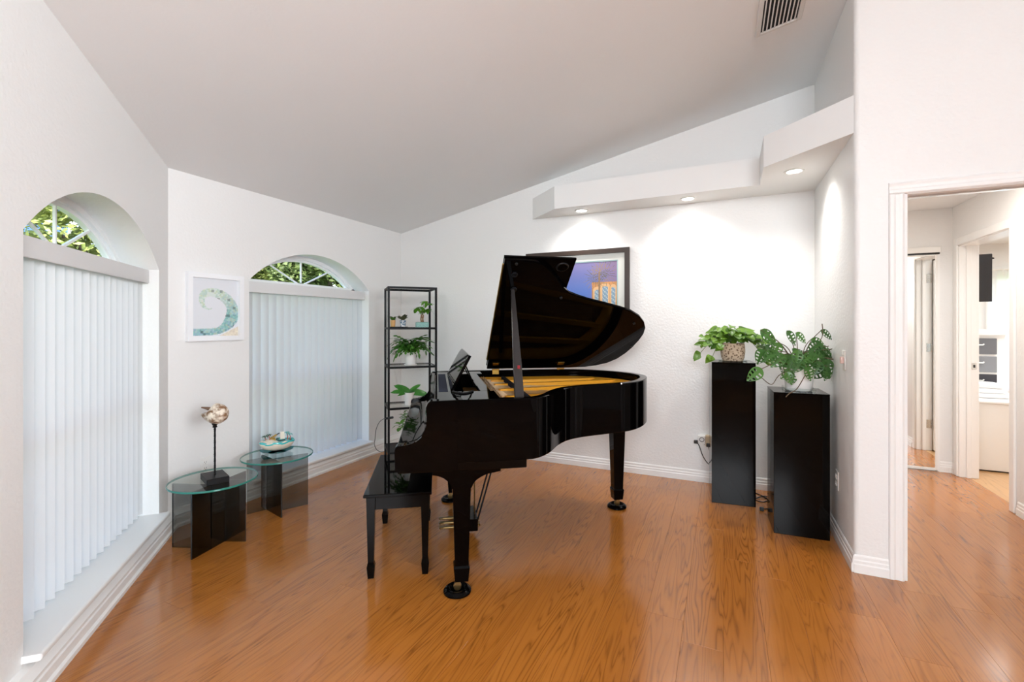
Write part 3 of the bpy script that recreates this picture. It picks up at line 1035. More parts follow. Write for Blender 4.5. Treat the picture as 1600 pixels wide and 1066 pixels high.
for o_, i_ in zip(rim, inner):
    mid_o = (o_[0] + (i_[0] - o_[0]) * .08, o_[1] + (i_[1] - o_[1]) * .08)
    mid_i = (o_[0] + (i_[0] - o_[0]) * .92, o_[1] + (i_[1] - o_[1]) * .92)
    rows.append([bm.verts.new((*o_, ZB + .004)), bm.verts.new((*o_, ZT - .004)), bm.verts.new((*mid_o, ZT)), bm.verts.new((*mid_i, ZT)), bm.verts.new((*i_, ZT - .004)), bm.verts.new((*i_, ZB)), bm.verts.new((*mid_o, ZB))])
for a, b in zip(rows, rows[1:]):
    for k in range(7):
        bm.faces.new((a[k], b[k], b[(k + 1) % 7], a[(k + 1) % 7]))
bm.faces.new(rows[0]); bm.faces.new(list(reversed(rows[-1])))
bmesh.ops.recalc_face_normals(bm, faces=list(bm.faces))
obj('case_rim', bm, M['black'], piano, 35)
# cheeks (arms) with their S-curve profile
cheek = [(-0.132, 0.985), (0.0, 0.988), (0.0, 0.648), (-0.288, 0.652), (-0.296, 0.662), (-0.298, 0.755), (-0.294, 0.770), (-0.284, 0.777), (-0.252, 0.778), (-0.222, 0.782), (-0.195, 0.792), (-0.173, 0.810), (-0.157, 0.836), (-0.148, 0.862), (-0.145, 0.888), (-0.148, 0.912), (-0.153, 0.932), (-0.152, 0.955), (-0.144, 0.974)]
for q0, q1 in ((NQ, NQ + .058), (FQ - .058, FQ)):
    bm = B()
    prism(bm, cheek, q0, q1, axis='y', bev=0.003)
    obj('cheek', bm, M['black'], piano, 14)
# closed fallboard
fb = [(-0.286, 0.762), (-0.252, 0.766), (-0.222, 0.770), (-0.190, 0.780), (-0.166, 0.800), (-0.149, 0.830), (-0.139, 0.862), (-0.136, 0.892), (-0.140, 0.935), (-0.138, 0.980), (-0.115, 0.980), (-0.115, 0.70), (-0.286, 0.70)]
bm = B()
prism(bm, fb, NQ + .060, FQ - .060, axis='y')
obj('fallboard', bm, M['black'], piano, 40)
bm = B()
box(bm, -0.292, -0.270, NQ + .058, FQ - .058, 0.652, 0.76, .004, 2)
obj('key_slip', bm, M['black'], piano)
# keybed and action floor
bm = B()
box(bm, -0.284, 0.338, NQ + .004, FQ - .004, 0.644, 0.690, .003)
obj('keybed', bm, M['black2'], piano)
# bottom board/back beams
bm = B()
for a, b in (((0.34, -0.3), (1.18, 0.10)), ((0.34, 0.25), (1.25, 0.25)), ((0.34, -0.05), (1.2, 0.2))):
    bar(bm, (*a, 0.735), (*b, 0.735), 0.07, 0.09)
obj('back_post', bm, M['black2'], piano)
# soundboard, iron plate
ins = offset_path(rim, 0.050)
plate_poly = [p for p in ins if p[0] > 0.10]
bm = B()
prism(bm, [(0.10, ins[0][1])] + plate_poly + [(0.10, ins[-1][1])], 0.845, 0.858)
obj('soundboard', bm, M['soundboard'], piano)
bm = B()
flo = [p for p in offset_path(rim, 0.056) if p[0] > 0.12]
fli = [p for p in offset_path(rim, 0.150) ]
fl_o = offset_path(rim, 0.056); fl_i = offset_path(rim, 0.145)
seg = [k for k in range(len(rim)) if rim[k][0] > 0.15]
rows = []
for k in seg:
    rows.append([bm.verts.new((*fl_o[k], 0.905)), bm.verts.new((*fl_o[k], 0.935)), bm.verts.new((fl_o[k][0] * .75 + fl_i[k][0] * .25, fl_o[k][1] * .75 + fl_i[k][1] * .25, 0.938)), bm.verts.new((*fl_i[k], 0.918)), bm.verts.new((*fl_i[k], 0.900))])
for a, b in zip(rows, rows[1:]):
    for k in range(5):
        bm.faces.new((a[k], b[k], b[(k + 1) % 5], a[(k + 1) % 5]))
bm.faces.new(rows[0]); bm.faces.new(list(reversed(rows[-1])))
bmesh.ops.recalc_face_normals(bm, faces=list(bm.faces))
# front web (pin block cover) belongs to the same casting
prism(bm, [(0.20, NQ + .06), (0.36, NQ + .06), (0.33, -0.30), (0.31, 0.10), (0.33, FQ - .06), (0.20, FQ - .06)], 0.898, 0.922)
obj('iron_plate', bm, M['iron'], piano, 35)
for a, b in (((0.30, 0.46), (1.12, 0.50)), ((0.30, 0.24), (1.24, 0.36)), ((0.30, -0.02), (1.26, 0.18)), ((0.30, -0.32), (0.98, -0.16)), ((0.30, -0.52), (0.56, -0.40))):
    bm = B()
    bar(bm, (*a, 0.915), (*b, 0.915), 0.038, 0.036)
    obj('plate_strut', bm, M['iron'], piano)
bm = B()
for k in range(46):
    f = k / 45
    q = -0.62 + 1.22 * f
    lim = 0.50 + 0.74 * min(1, max(0, (q + 0.62) / 0.75)) if q < 0.2 else 1.22 - 0.25 * max(0, (q - 0.3) / 0.3)
    bar(bm, (0.24, q, 0.926), (lim, q * 0.86 + 0.04, 0.893), 0.0022, 0.0022)
o = obj('piano_strings', bm, M['string'], piano); o['kind'] = 'stuff'
bm = B()
for k in range(60):
    q = -0.62 + 1.24 * k / 59
    lathe(bm, [(0.0032, 0), (0.0032, .026)], 6, (0.225 + 0.018 * (k % 3), q, 0.920))
o = obj('tuning_pins', bm, M['steel'], piano); o['kind'] = 'stuff'
bm = B()
box(bm, 0.395, 0.420, -0.46, 0.58, 0.918, 0.950, .003)
obj('damper_rail', bm, M['felt'], piano)
# music desk tray and desk
bm = B()
TZ0, TZ1 = 0.962, 0.984
box(bm, -0.112, 0.215, NQ + .050, -0.44, TZ0, TZ1, .003)
box(bm, -0.112, 0.235, 0.455, FQ - .050, TZ0, TZ1, .003)
box(bm, 0.135, 0.195, -0.44, 0.455, TZ0, TZ1, .003)
box(bm, -0.112, -0.020, -0.44, 0.455, TZ0, TZ1, .003)
obj('desk_frame', bm, M['black'], piano)
bm = B()
box(bm, -0.090, -0.040, -0.43, 0.445, TZ1 - .001, TZ1 + .003, .001)
obj('desk_slot_strip', bm, M['navy'], piano)  # flat navy strip along the front rail
bm = B()
dl = 0.215
deskp = [(-0.425, 0), (0.435, 0), (0.435, dl * .55), (0.425, dl * .72), (0.40, dl * .86), (0.36, dl * .95), (0.30, dl), (-0.425, dl)]
tilt = math.atan2(0.10, 0.19)
mt = Matrix.Translation((-0.018, 0, 0.988)) @ Matrix.Rotation(tilt, 4, 'Y') 
prism(bm, deskp, -0.008, 0.008, mt @ Matrix.Identity(4), bev=.002, axis='x')
obj('music_desk', bm, M['black'], piano)
for q in (-0.25, 0.26):
    bm = B()
    bar(bm, (0.058, q, 1.130), (0.120, q, 0.986), 0.014, 0.008)
    obj('desk_prop', bm, M['black2'], piano)
bm = B()
tube(bm, [(0.0 + 0.045 * math.sin(PI * k / 10), -0.40 - 0.13 * math.sin(PI * k / 10) * .35, 0.988 + 0.002) if False else (-0.015 + 0.11 * k / 10, -0.46 - 0.075 * math.sin(PI * k / 10), 0.988) for k in range(11)], 0.005, 6)
obj('desk_hinge_rod', bm, M['metal_black'], piano)

# lid: hinge line at q = .70, z = .995, opened 35 degrees
LA = R(35)
lidM = Matrix.Translation((0, 0.700, 1.000)) @ Matrix.Rotation(-LA, 4, 'X') @ Matrix.Scale(-1, 4, (0, 1, 0))
def lidp(p, w_, n=0.0):
    """lid coordinates: p along the spine, w away from the hinge, n outwards (up when closed)"""
    return Vector((p, 0.700 - w_ * math.cos(LA) + n * math.sin(LA), 0.994 + w_ * math.sin(LA) + n * math.cos(LA)))
lid_pts = [(0.295, 0.0), (0.293, 0.4), (0.291, 0.9), (0.288, 1.272), (0.40, 1.270), (0.475, 1.262), (0.530, 1.235), (0.592, 1.170), (0.640, 1.105), (0.690, 1.035), (0.745, 0.978), (0.820, 0.940), (0.894, 0.908), (1.020, 0.866), (1.145, 0.822), (1.240, 0.780), (1.321, 0.722), (1.385, 0.650), (1.424, 0.575), (1.440, 0.490), (1.437, 0.410), (1.420, 0.310), (1.395, 0.225), (1.350, 0.135), (1.285, 0.070), (1.20, 0.030), (1.107, 0.008), (0.95, 0.0), (0.6, 0.0)]
def lid_prism(bm, pts, n0, n1, inset=0.0):
    a = [bm.verts.new(lidp(p, w_, n0)) for p, w_ in pts]
    b = [bm.verts.new(lidp(p, w_, n1)) for p, w_ in pts]
    fs = [bm.faces.new(a), bm.faces.new(list(reversed(b)))]
    for i in range(len(pts)):
        j = (i + 1) % len(pts)
        fs.append(bm.faces.new((a[i], b[i], b[j], a[j])))
    bmesh.ops.recalc_face_normals(bm, faces=fs)
    es = list({e for f in fs[:2] for e in f.edges})
    bmesh.ops.bevel(bm, geom=es, offset=0.004, segments=2, affect='EDGES')
bm = B()
lid_prism(bm, lid_pts, 0.0, 0.022)
lid = obj('lid', bm, M['black'], piano, 35)
bm = B()
lid_prism(bm, [(0.292, 0.0), (0.288, 1.266), (0.728, 1.260), (0.735, 0.0)], 0.030, 0.050)
flap = obj('front_lid', bm, M['black'], piano, 35)
flap['label'] = 'front lid section folded back over the main lid'
bm = B()
for w_ in (0.66,):
    v0, v1 = lidp(0.290, w_ - .55, 0.026), lidp(0.290, w_ + .55, 0.026)
    tube(bm, [v0, v1], 0.008, 8)
obj('flap_hinge', bm, M['brass'], flap)
nrm = Vector((0, math.sin(LA), math.cos(LA)))
def disc(bm, p, w_, n, r, h):
    mt = Matrix.Translation(lidp(p, w_, n)) @ Matrix.Rotation(PI - LA, 4, 'X')
    lathe(bm, [(0, 0), (r, 0), (r * .9, h), (r * .55, h * 1.05), (r * .45, h * .5), (0, h * .5)], 18, mtx=mt)
for p, w_ in ((0.376, 1.01), (0.362, 1.15)):
    bm = B(); disc(bm, p, w_, 0.0, 0.020, 0.010)
    obj('prop_cup', bm, M['metal_black'], lid, 40)
for p, w_ in ((0.36, 1.245), (0.70, 0.93), (1.31, 0.64), (1.405, 0.33)):
    bm = B(); disc(bm, p, w_, 0.0, 0.009, 0.008)
    obj('rubber_bumper', bm, M['plastic_b'], lid, 40)
bm = B()
mt = Matrix.Translation(lidp(0.655, 1.190, 0.030)) @ Matrix.Rotation(PI - LA, 4, 'X')
lathe(bm, [(0.028, 0), (0.040, 0), (0.036, 0.005), (0.030, 0.005)], 24, mtx=mt, closed=False)
obj('hinge_ring', bm, M['metal_black'], flap, 40)
for p in (0.36, 0.89):
    bm = B()
    box(bm, p - .026, p + .026, FQ - .003 - .048 - .0, FQ - .049, 0.957, 0.990, .001)
    a, b = lidp(p - .026, 0.004, -0.003), lidp(p + .026, 0.004, -0.003)
    tube(bm, [(p - .030, FQ - .050, 0.994), (p + .030, FQ - .050, 0.994)], 0.006, 8)
    c0, c1 = lidp(p - .026, 0.052, -0.003), lidp(p + .026, 0.052, -0.003)
    c2, c3 = lidp(p + .026, 0.095, -0.003), lidp(p - .026, 0.095, -0.003)
    fr = [bm.verts.new(q_) for q_ in (c0, c1, c2, c3)]
    bk = [bm.verts.new(Vector(q_) + nrm * 0.003) for q_ in (c0, c1, c2, c3)]
    fs = [bm.faces.new(fr), bm.faces.new(list(reversed(bk)))] + [bm.faces.new((fr[i], bk[i], bk[(i + 1) % 4], fr[(i + 1) % 4])) for i in range(4)]
    bmesh.ops.recalc_face_normals(bm, faces=fs)
    obj('lid_hinge', bm, M['brass'], piano)
# prop stick
bm = B()
base = Vector((0.318, NQ + .085, 0.93)); top = lidp(0.368, 1.01, -0.008)
kn = base.lerp(top, 0.30)
bar(bm, base, kn, 0.046, 0.020, 0.046, 0.020, up=(0, 1, 0.3))
bar(bm, kn, top, 0.046, 0.020, 0.020, 0.018, up=(0, 1, 0.3))
ps = obj('prop_stick', bm, M['stick'], piano)
bm = B()
f = base.lerp(top, 0.285)
bar(bm, f + Vector((0.003, -0.0095, -0.018)), f + Vector((0.006, -0.0095, 0.018)), 0.014, 0.006, up=(0, 1, 0.3))
obj('prop_felt', bm, M['redfelt'], ps)

def caster(parent, x, y, ztop):
    bm = B()
    lathe(bm, [(0.014, 0), (0.014, ztop - .050)], 12, (x, y, 0.050))
    box(bm, x - .012, x + .014, y - .019, y - .014, 0.030, 0.066)
    box(bm, x - .012, x + .014, y + .014, y + .019, 0.030, 0.066)
    box(bm, x - .012, x + .014, y - .019, y + .019, 0.062, 0.067)
    obj('caster_fork', bm, M['brass_dull'], parent, 40)
    bm = B()
    lathe(bm, [(0, -.011), (.017, -.011), (.020, -.008), (.020, .008), (.017, .011), (0, .011)], 18, mtx=Matrix.Translation((x, y, 0.031)) @ Matrix.Rotation(PI / 2, 4, 'X'))
    obj('caster_wheel', bm, M['brass_dull'], parent, 40)

def piano_leg(p, q, bracket, dx, zcap=0.644):
    bm = B()
    if bracket:
        hq = 0.055
        # curved console brackets left and right of the leg in the p-z plane
        L_ = [(p - .146, zcap), (p - .146, 0.612), (p - .118, 0.610), (p - .090, 0.598), (p - .070, 0.582), (p - .055, 0.562), (p - .048, 0.540), (p + .048, 0.540), (p + .055, 0.562), (p + .070, 0.580), (p + .094, 0.595), (p + .125, 0.606), (p + .160, 0.612), (p + .194, 0.616), (p + .194, zcap)]
        prism(bm, L_, q - hq, q + hq, axis='y', bev=.002)
    else:
        box(bm, p - .075, p + .075, q - .075, q + .075, zcap - .012, zcap + .05, .003)
        lo = 0.048
        prof = [(0.075, zcap - .014), (0.070, zcap - .03), (0.058, zcap - .055), (0.050, zcap - .08)]
        for (a, za), (b, zb) in zip(prof, prof[1:]):
            bar(bm, (p, q, za), (p, q, zb), 2 * a, 2 * a, 2 * b, 2 * b, up=(0, 1, 0))
    top_z = 0.560 if bracket else zcap - .078
    bar(bm, (p, q, top_z), (p, q, 0.146), 0.092, 0.092, 0.068, 0.068, up=(0, 1, 0))
    leg = obj('leg', bm, M['black'], piano)
    bm = B()
    bar(bm, (p, q, 0.146), (p, q, 0.136), 0.068, 0.068, 0.080, 0.080, up=(0, 1, 0))
    bar(bm, (p, q, 0.136), (p, q, 0.066), 0.080, 0.080, 0.066, 0.066, up=(0, 1, 0))
    obj('leg_foot', bm, M['black'], leg)
    caster(leg, p + dx, q, 0.066)
    return leg
LEGS = [((0.022, -0.640), True, -0.02, 0.644), ((0.022, 0.600), True, -0.02, 0.644), ((1.215, 0.262), False, 0.0, 0.672)]
cup_pos = []
for (p, q), br, dx, zc in LEGS:
    piano_leg(p, q, br, dx, zc)
    cup_pos.append((p + dx, q))
bm = B()
box(bm, 1.215 - .12, 1.215 + .12, 0.262 - .12, 0.262 + .12, 0.69, 0.72, .003)
obj('leg_plate', bm, M['black2'], piano)
# lyre
ly = bpy.data.objects.new('pedal_lyre', None); C.objects.link(ly); ly.parent = piano; ly.location = (0.09, 0.02, 0)
bm = B(); box(bm, -.055, .065, -.115, .115, .055, .130, .005, 2); obj('lyre_box', bm, M['black2'], ly)
for q in (-.075, .075):
    bm = B(); bar(bm, (0.0, q, .130), (0.0, q * .8, .645), 0.035, 0.024, 0.035, 0.024); obj('lyre_post', bm, M['black2'], ly)
for q in (-.07, 0, .07):
    bm = B()
    box(bm, -.165, -.055, q - .013, q + .013, .068, .080, .004, 2)
    lathe(bm, [(0, 0), (.018, 0), (.018, .010), (0, .010)], 14, (-.160, q, .069))
    obj('pedal', bm, M['brass_dull'], ly)
for q, e in ((-.06, 0.215), (0.05, 0.225)):
    bm = B(); tube(bm, [(0.062, q, .085), (e, q * 1.5, .645)], .0055, 8); obj('lyre_brace', bm, M['metal_black'], ly)
bm = B()
for q in (-.035, .01):
    tube(bm, [(0.050, q, .055), (0.050, q, .645)], .003, 6)
    lathe(bm, [(0, 0), (.011, 0), (.011, .014), (0, .014)], 10, (0.074, q, .056))
obj('pedal_rod', bm, M['brass_dull'], ly)

# caster cups: lift away from the piano, so things of their own
cs, sn = math.cos(PZ), math.sin(PZ)
cup_lab = ['black caster cup under the nearest front piano leg', 'black caster cup under the far front piano leg, behind the pedals', 'black caster cup under the tail leg of the piano']
for (p, q), lab in zip(cup_pos, cup_lab):
    x, y = -1.5805 + p * cs - q * sn, 2.5375 + p * sn + q * cs
    bm = B()
    lathe(bm, [(0.0, 0.0), (0.064, 0.0), (0.070, 0.004), (0.070, 0.012), (0.062, 0.022), (0.052, 0.027), (0.046, 0.026), (0.038, 0.014), (0.030, 0.0105), (0.0, 0.0105)], 32)
    o = obj('caster_cup', bm, M['black'], None, 35)
    o.location = (x, y, 0.0)
    tag(o, lab, 'caster cup', 'caster cups under the piano')

# ------------------------------------------------------------------ bench
bench = thing('piano_bench', 'glossy black wooden piano bench tucked beside the keyboard', 'bench', (-1.5805 + (-0.305) * cs - (-0.085) * sn, 2.5375 + (-0.305) * sn + (-0.085) * cs, 0), PZ)
bm = B(); box(bm, -.178, .178, -.385, .385, .436, .454, .004, 2); obj('seat_lid', bm, M['black'], bench)
bm = B()
for x0, x1, y0, y1 in ((-.155, .155, -.352, -.334), (-.155, .155, .334, .352), (-.155, -.137, -.34, .34), (.137, .155, -.34, .34)):
    box(bm, x0, x1, y0, y1, .362, .436, .001)
obj('apron', bm, M['black2'], bench)
for sx in (-1, 1):
    for sy in (-1, 1):
        bm = B()
        x, y = sx * .1420, sy * .3440
        bar(bm, (x, y, .436), (x, y, .085), .046, .046, .031, .031, up=(0, 1, 0))
        bar(bm, (x, y, .085), (x, y, .062), .031, .031, .042, .042, up=(0, 1, 0))
        bar(bm, (x, y, .062), (x, y, 0), .042, .042, .031, .031, up=(0, 1, 0))
        obj('leg', bm, M['black2'], bench)

# ------------------------------------------------------------------ glass side tables
def side_table(cx, cy, segs, label):
    t = thing('side_table', label, 'table', (cx, cy, 0), 0, 'round glass side tables')
    bm = B()
    lathe(bm, [(0, .385), (.238, .385), (.241, .387), (.241, .395), (.238, .397), (0, .397)], 56)
    for f in bm.faces:
        c = f.calc_center_median()
        if .386 < c.z < .396 or math.hypot(c.x, c.y) > .2385: f.material_index = 1
    obj('table_top', bm, [M['glass_top'], M['glass_edge']], t)
    for k_, (a, b) in enumerate(segs):
        a = Vector((a[0] - cx, a[1] - cy, 0)); b = Vector((b[0] - cx, b[1] - cy, 0))
        d = (b - a).normalized(); n = Vector((-d.y, d.x, 0)) * .005
        bm = B()
        v = [bm.verts.new(p) for p in (a - n, b - n, b + n, a + n)]
        v2 = [bm.verts.new(q_.co + Vector((0, 0, .3848))) for q_ in v]
        bm.faces.new(list(reversed(v))); bm.faces.new(v2)
        for i in range(4):
            f = bm.faces.new((v[i], v[(i + 1) % 4], v2[(i + 1) % 4], v2[i]))
            if i % 2 == 1: f.material_index = 1
        bmesh.ops.recalc_face_normals(bm, faces=list(bm.faces))
        obj('base_panel', bm, [M['glass_smoke_shaded' if k_ == 0 else 'glass_smoke'], M['smoke_edge']], t)
    return t
side_table(-2.872, 1.835, [((-2.777, 1.645), (-2.868, 2.040)), ((-3.04, 1.693), (-2.808, 1.778)), ((-2.822, 1.876), (-2.707, 1.927))], 'nearer round glass side table with smoked glass panels under the shell sculpture')
side_table(-2.983, 2.373, [((-2.811, 2.268), (-3.115, 2.345)), ((-3.084, 2.203), (-3.036, 2.316)), ((-2.948, 2.312), (-2.842, 2.520))], 'farther round glass side table under the island bowl')

# shell sculpture
sc = thing('shell_sculpture', 'speckled shell on a twisted black rod standing on the nearer glass table', 'sculpture', (-2.832, 1.815, .3972), R(68.6))
bm = B(); box(bm, -.059, .059, -.088, .088, 0, .035, .002); obj('base', bm, M['metal_black'], sc)
bm = B()
rings = 46
prev = None
for k in range(rings):
    z = .035 + .300 * k / (rings - 1)
    tw = k * 0.75
    ring = [bm.verts.new((.0062 * math.cos(tw + PI / 2 * j) * (1 + .12 * math.sin(k * 1.1)), .0062 * math.sin(tw + PI / 2 * j) * (1 + .12 * math.sin(k * 1.1)), z)) for j in range(4)]
    if prev:
        for j in range(4): bm.faces.new((prev[j], prev[(j + 1) % 4], ring[(j + 1) % 4], ring[j]))
    prev = ring
obj('rod', bm, M['metal_black'], sc)
bm = B(); lathe(bm, [(0.007, .322), (.014, .326), (.010, .334), (.017, .346), (.012, .350)], 14); obj('collar', bm, M['metal_black'], sc, 40)
bm = B()
bmesh.ops.create_uvsphere(bm, u_segments=36, v_segments=22, radius=1)
# local axes: image-left is about -Y here; body bulges to +Y, lip opens towards -Y
for v in bm.verts:
    x, y, z = v.co
    u = -y                      # 1 at the lip end
    sx = .052 * (1 - .25 * max(0, u))
    sz = .062 * (1 - .30 * max(0, u) ** 2)
    sy = .068 if u < 0 else .094
    zz = z * sz
    if u > .1 and z > 0: zz *= 1 - .95 * min(1, (u - .1) / .5)       # scooped mouth on top
    nv = noise.noise(Vector((x, y, z)) * 4) * .005 + noise.noise(Vector((x, y, z)) * 11) * .0025
    v.co = Vector((x * (sx + nv), y * sy, zz + nv + .002))
bmesh.ops.translate(bm, verts=list(bm.verts), vec=(0, .012, .407))
bmesh.ops.rotate(bm, verts=list(bm.verts), cent=(0, 0, 0), matrix=Matrix.Rotation(R(-134), 3, 'Z'))
obj('shell', bm, M['shell'], sc, 60)
bm = B()
tube(bm, [(0, -.015, .432), (0, -.045, .440), (0, -.082, .446)], .015, 10, taper=.25)
bmesh.ops.rotate(bm, verts=list(bm.verts), cent=(0, 0, 0), matrix=Matrix.Rotation(R(-134), 3, 'Z'))
obj('shell_tip', bm, M['spire'], sc, 50)

# teal dish and island bowl
bd = math.atan2(2.511 - 2.313, -2.973 + 3.094)
dish = thing('glass_dish', 'teal glass dish under the island bowl on the farther table', 'dish', (-3.030, 2.407, .3972), bd)
bm = B()
N_ = 48
rr_ = []
for r_, z_ in ((.0, .003), (.06, .003), (.094, .014), (.112, .022)):
    rr_.append([bm.verts.new(((r_ * (1 + .05 * math.sin(7 * 2 * PI * k / N_))) * math.cos(2 * PI * k / N_), (r_ * .85 * (1 + .05 * math.sin(7 * 2 * PI * k / N_))) * math.sin(2 * PI * k / N_), z_ + (.004 * math.sin(7 * 2 * PI * k / N_) if r_ > .07 else 0))) for k in range(N_)] if r_ else None)
for a, b in zip(rr_[1:], rr_[2:]):
    for k in range(N_): bm.faces.new((a[k], a[(k + 1) % N_], b[(k + 1) % N_], b[k]))
bm.faces.new(rr_[1])
r = bmesh.ops.solidify(bm, geom=list(bm.faces), thickness=.003)
obj('dish_body', bm, M['teal_dish'], dish, 50)
bowl = thing('island_bowl', 'cream and teal bowl holding a miniature island scene', 'decoration', (-3.030, 2.407, .4185), bd)
bm = B()
prof = [(0, 0), (.055, .002), (.088, .014), (.108, .034), (.118, .056), (.116, .064), (.108, .066), (.098, .058)]
lathe(bm, prof, 48, closed=False)
for v in bm.verts:
    v.co.y *= .72
    if v.co.z > .05: v.co.z += .004 * math.sin(5 * math.atan2(v.co.y, v.co.x))
obj('bowl_body', bm, M['cream'], bowl, 50)
bm = B()
lathe(bm, [(0, .058), (.100, .060)], 40, closed=False)
for v in bm.verts: v.co.y *= .72
for k in range(40):
    pass
obj('water', bm, M['turq'], bowl, 50)
bm = B()
lathe(bm, [(.1165, .052), (.119, .060), (.114, .068), (.100, .0665), (.098, .060)], 44, closed=False)
for v in bm.verts:
    v.co.y *= .72
    v.co.z += .003 * math.sin(6 * math.atan2(v.co.y, v.co.x))
obj('teal_rim', bm, M['turq'], bowl, 50)
bm = B()
lathe(bm, [(0, .085), (.02, .082), (.040, .070), (.055, .060)], 20, (-.05, 0, 0), closed=False)
obj('sand_mound', bm, M['sail'], bowl, 50)
def mini_palm(x, y, h, n, m, rot):
    bm = B()
    tube(bm, [(x, y, .062), (x + .004, y, .062 + h * .5), (x - .002, y, .062 + h)], .0035, 6)
    stem = obj('miniature_palm_trunk', bm, M['coral'], bowl)
    bm = B()
    for k in range(n):
        a = 2 * PI * k / n + rot
        p0 = Vector((x - .002, y, .062 + h)); d = Vector((math.cos(a), math.sin(a), 0))
        q1 = p0 + d * .016 + Vector((0, 0, .008)); q2 = p0 + d * .032 - Vector((0, 0, .006))
        s = Vector((-d.y, d.x, 0)) * .005
        vs = [bm.verts.new(v) for v in (p0, q1 - s, q2, q1 + s)]
        bm.faces.new(vs)
    obj('miniature_palm_fronds', bm, m, bowl)
mini_palm(-.080, .000, .040, 8, M['palm'], 0)
mini_palm(-.055, -.018, .052, 8, M['palm'], .4)
mini_palm(.070, .010, .050, 9, M['teal_glaze'], .2)
mini_palm(.085, -.010, .040, 8, M['teal_glaze'], .7)
bm = B()
box(bm, -.045, -.012, -.014, .014, .062, .088, .001)
bar(bm, (-.05, -.010, .088), (-.006, -.010, .112), .04, .004)
obj('miniature_hut', bm, M['hut'], bowl)
bm = B()
prism(bm, [(-.01, .110), (.016, .122), (.015, .119), (-.008, .106)], -.012, .012, axis='y')
obj('miniature_awning', bm, M['cord_g'], bowl)
bm = B()
tube(bm, [(-.010, -.03, .078), (-.004, -.03, .092), (.004, -.03, .088), (.000, -.03, .074), (.014, -.03, .068), (.050, -.03, .072)], .004, 6)
obj('miniature_canoe', bm, M['cord'], bowl)
bm = B()
prism(bm, [(.020, .074), (.052, .074), (.048, .128), (.022, .130)], -.004, -.002, axis='y')
obj('miniature_sail', bm, M['sail'], bowl)

# ------------------------------------------------------------------ plants helpers
def leaf_mesh(name, m, wfun, n=6, holes=False, fold=0.18, droop=0.25, curl=0.0):
    """unit leaf along +X, normal +Z, blade length 1"""
    bm = B()
    cols = [-1, -.8, -.28, 0, .28, .8, 1] if holes else [-1, -.5, 0, .5, 1]
    grid = []
    for i in range(n + 1):
        t = i / n
        hwd = wfun(t)
        row = []
        for u in cols:
            y = u * hwd
            x = t - (0.05 * abs(u) if not holes else .02)
            z = abs(u) * hwd * fold - droop * t * t + curl * (u * u) * hwd
            row.append(bm.verts.new((x, y, z)))
        grid.append(row)
    for i in range(n):
        for j in range(len(cols) - 1):
            if holes and i % 2 == 1 and 1 < i < n - 1 and j in (1, 4): continue
            try: bm.faces.new((grid[i][j], grid[i + 1][j], grid[i + 1][j + 1], grid[i][j + 1]))
            except ValueError: pass
    bmesh.ops.remove_doubles(bm, verts=list(bm.verts), dist=1e-5)
    me = bpy.data.meshes.new(name)
    bm.to_mesh(me); bm.free()
    me.materials.append(m)
    for p in me.polygons: p.use_smooth = True
    return me
heart = lambda t: 0.40 * (math.sin(PI * min(1, t * 1.0) ** 0.55) ** 0.85 if 0 < t < 1 else (0.12 if t <= 0 else 0.0))
oval = lambda t: 0.30 * (math.sin(PI * t) ** 0.7 if 0 < t < 1 else 0.0) + (0.015 if t <= 0 else 0)
mons = lambda t: 0.33 * (math.sin(PI * t ** 0.75) ** 0.75 if 0 < t < 1 else 0.0) + (0.02 if t <= 0 else 0)
strap = lambda t: 0.17 * (math.sin(PI * (0.12 + 0.88 * t)) ** 0.45 if t < 1 else 0.0)
lance = lambda t: 0.17 * (math.sin(PI * t ** 0.9) if 0 < t < 1 else 0.0) + (0.01 if t <= 0 else 0)
ME = {
    'pothos': leaf_mesh('pothos_leaf', M['leaf_pothos'], heart, 6, False, .22, .18),
    'monstera': leaf_mesh('monstera_leaf', M['leaf_monstera'], mons, 11, True, .12, .16),
    'oval': leaf_mesh('oval_leaf', M['leaf_purple'], oval, 5, False, .3, .1),
    'orchid': leaf_mesh('orchid_leaf', M['leaf_orchid'], strap, 8, False, .35, .30),
    'money': leaf_mesh('money_leaf', M['leaf_money'], lance, 6, False, .25, .25),
    'fern': leaf_mesh('trailing_leaf', M['leaf_fern'], oval, 5, False, .2, .2),
}
def leaf_at(me, parent, pos, direc, size, up=Vector((0, 0, 1)), roll=0.0, name='leaf', wscale=1.0):
    x = Vector(direc).normalized()
    z = up - x * up.dot(x)
    if z.length < 1e-3: z = Vector((1, 0, 0)) - x * x.x
    z.normalize()
    y = z.cross(x)
    if roll:
        rm = Matrix.Rotation(roll, 3, x)
        y, z = rm @ y, rm @ z
    m = Matrix(((x.x * size, y.x * size * wscale, z.x * size, pos[0]), (x.y * size, y.y * size * wscale, z.y * size, pos[1]), (x.z * size, y.z * size * wscale, z.z * size, pos[2]), (0, 0, 0, 1)))
    return inst(name, me, parent, m)

def pot(bm, r0, r1, h, n=28, wall=.006, rim=0.0):
    lathe(bm, [(0, 0), (r0, 0), (r0 + (r1 - r0) * .15, .004)] + [(r0 + (r1 - r0) * t, h * t) for t in (.3, .6, .9)] + ([(r1 + rim, h * .92), (r1 + rim, h)] if rim else [(r1, h)]) + [(r1 - wall, h), (r1 - wall - (r1 - r0) * .2, h * .82)], n, closed=False)
def soil(bm, r, z, n=20):
    lathe(bm, [(r, z), (r * .6, z + .006), (0, z + .008)], n, closed=False)

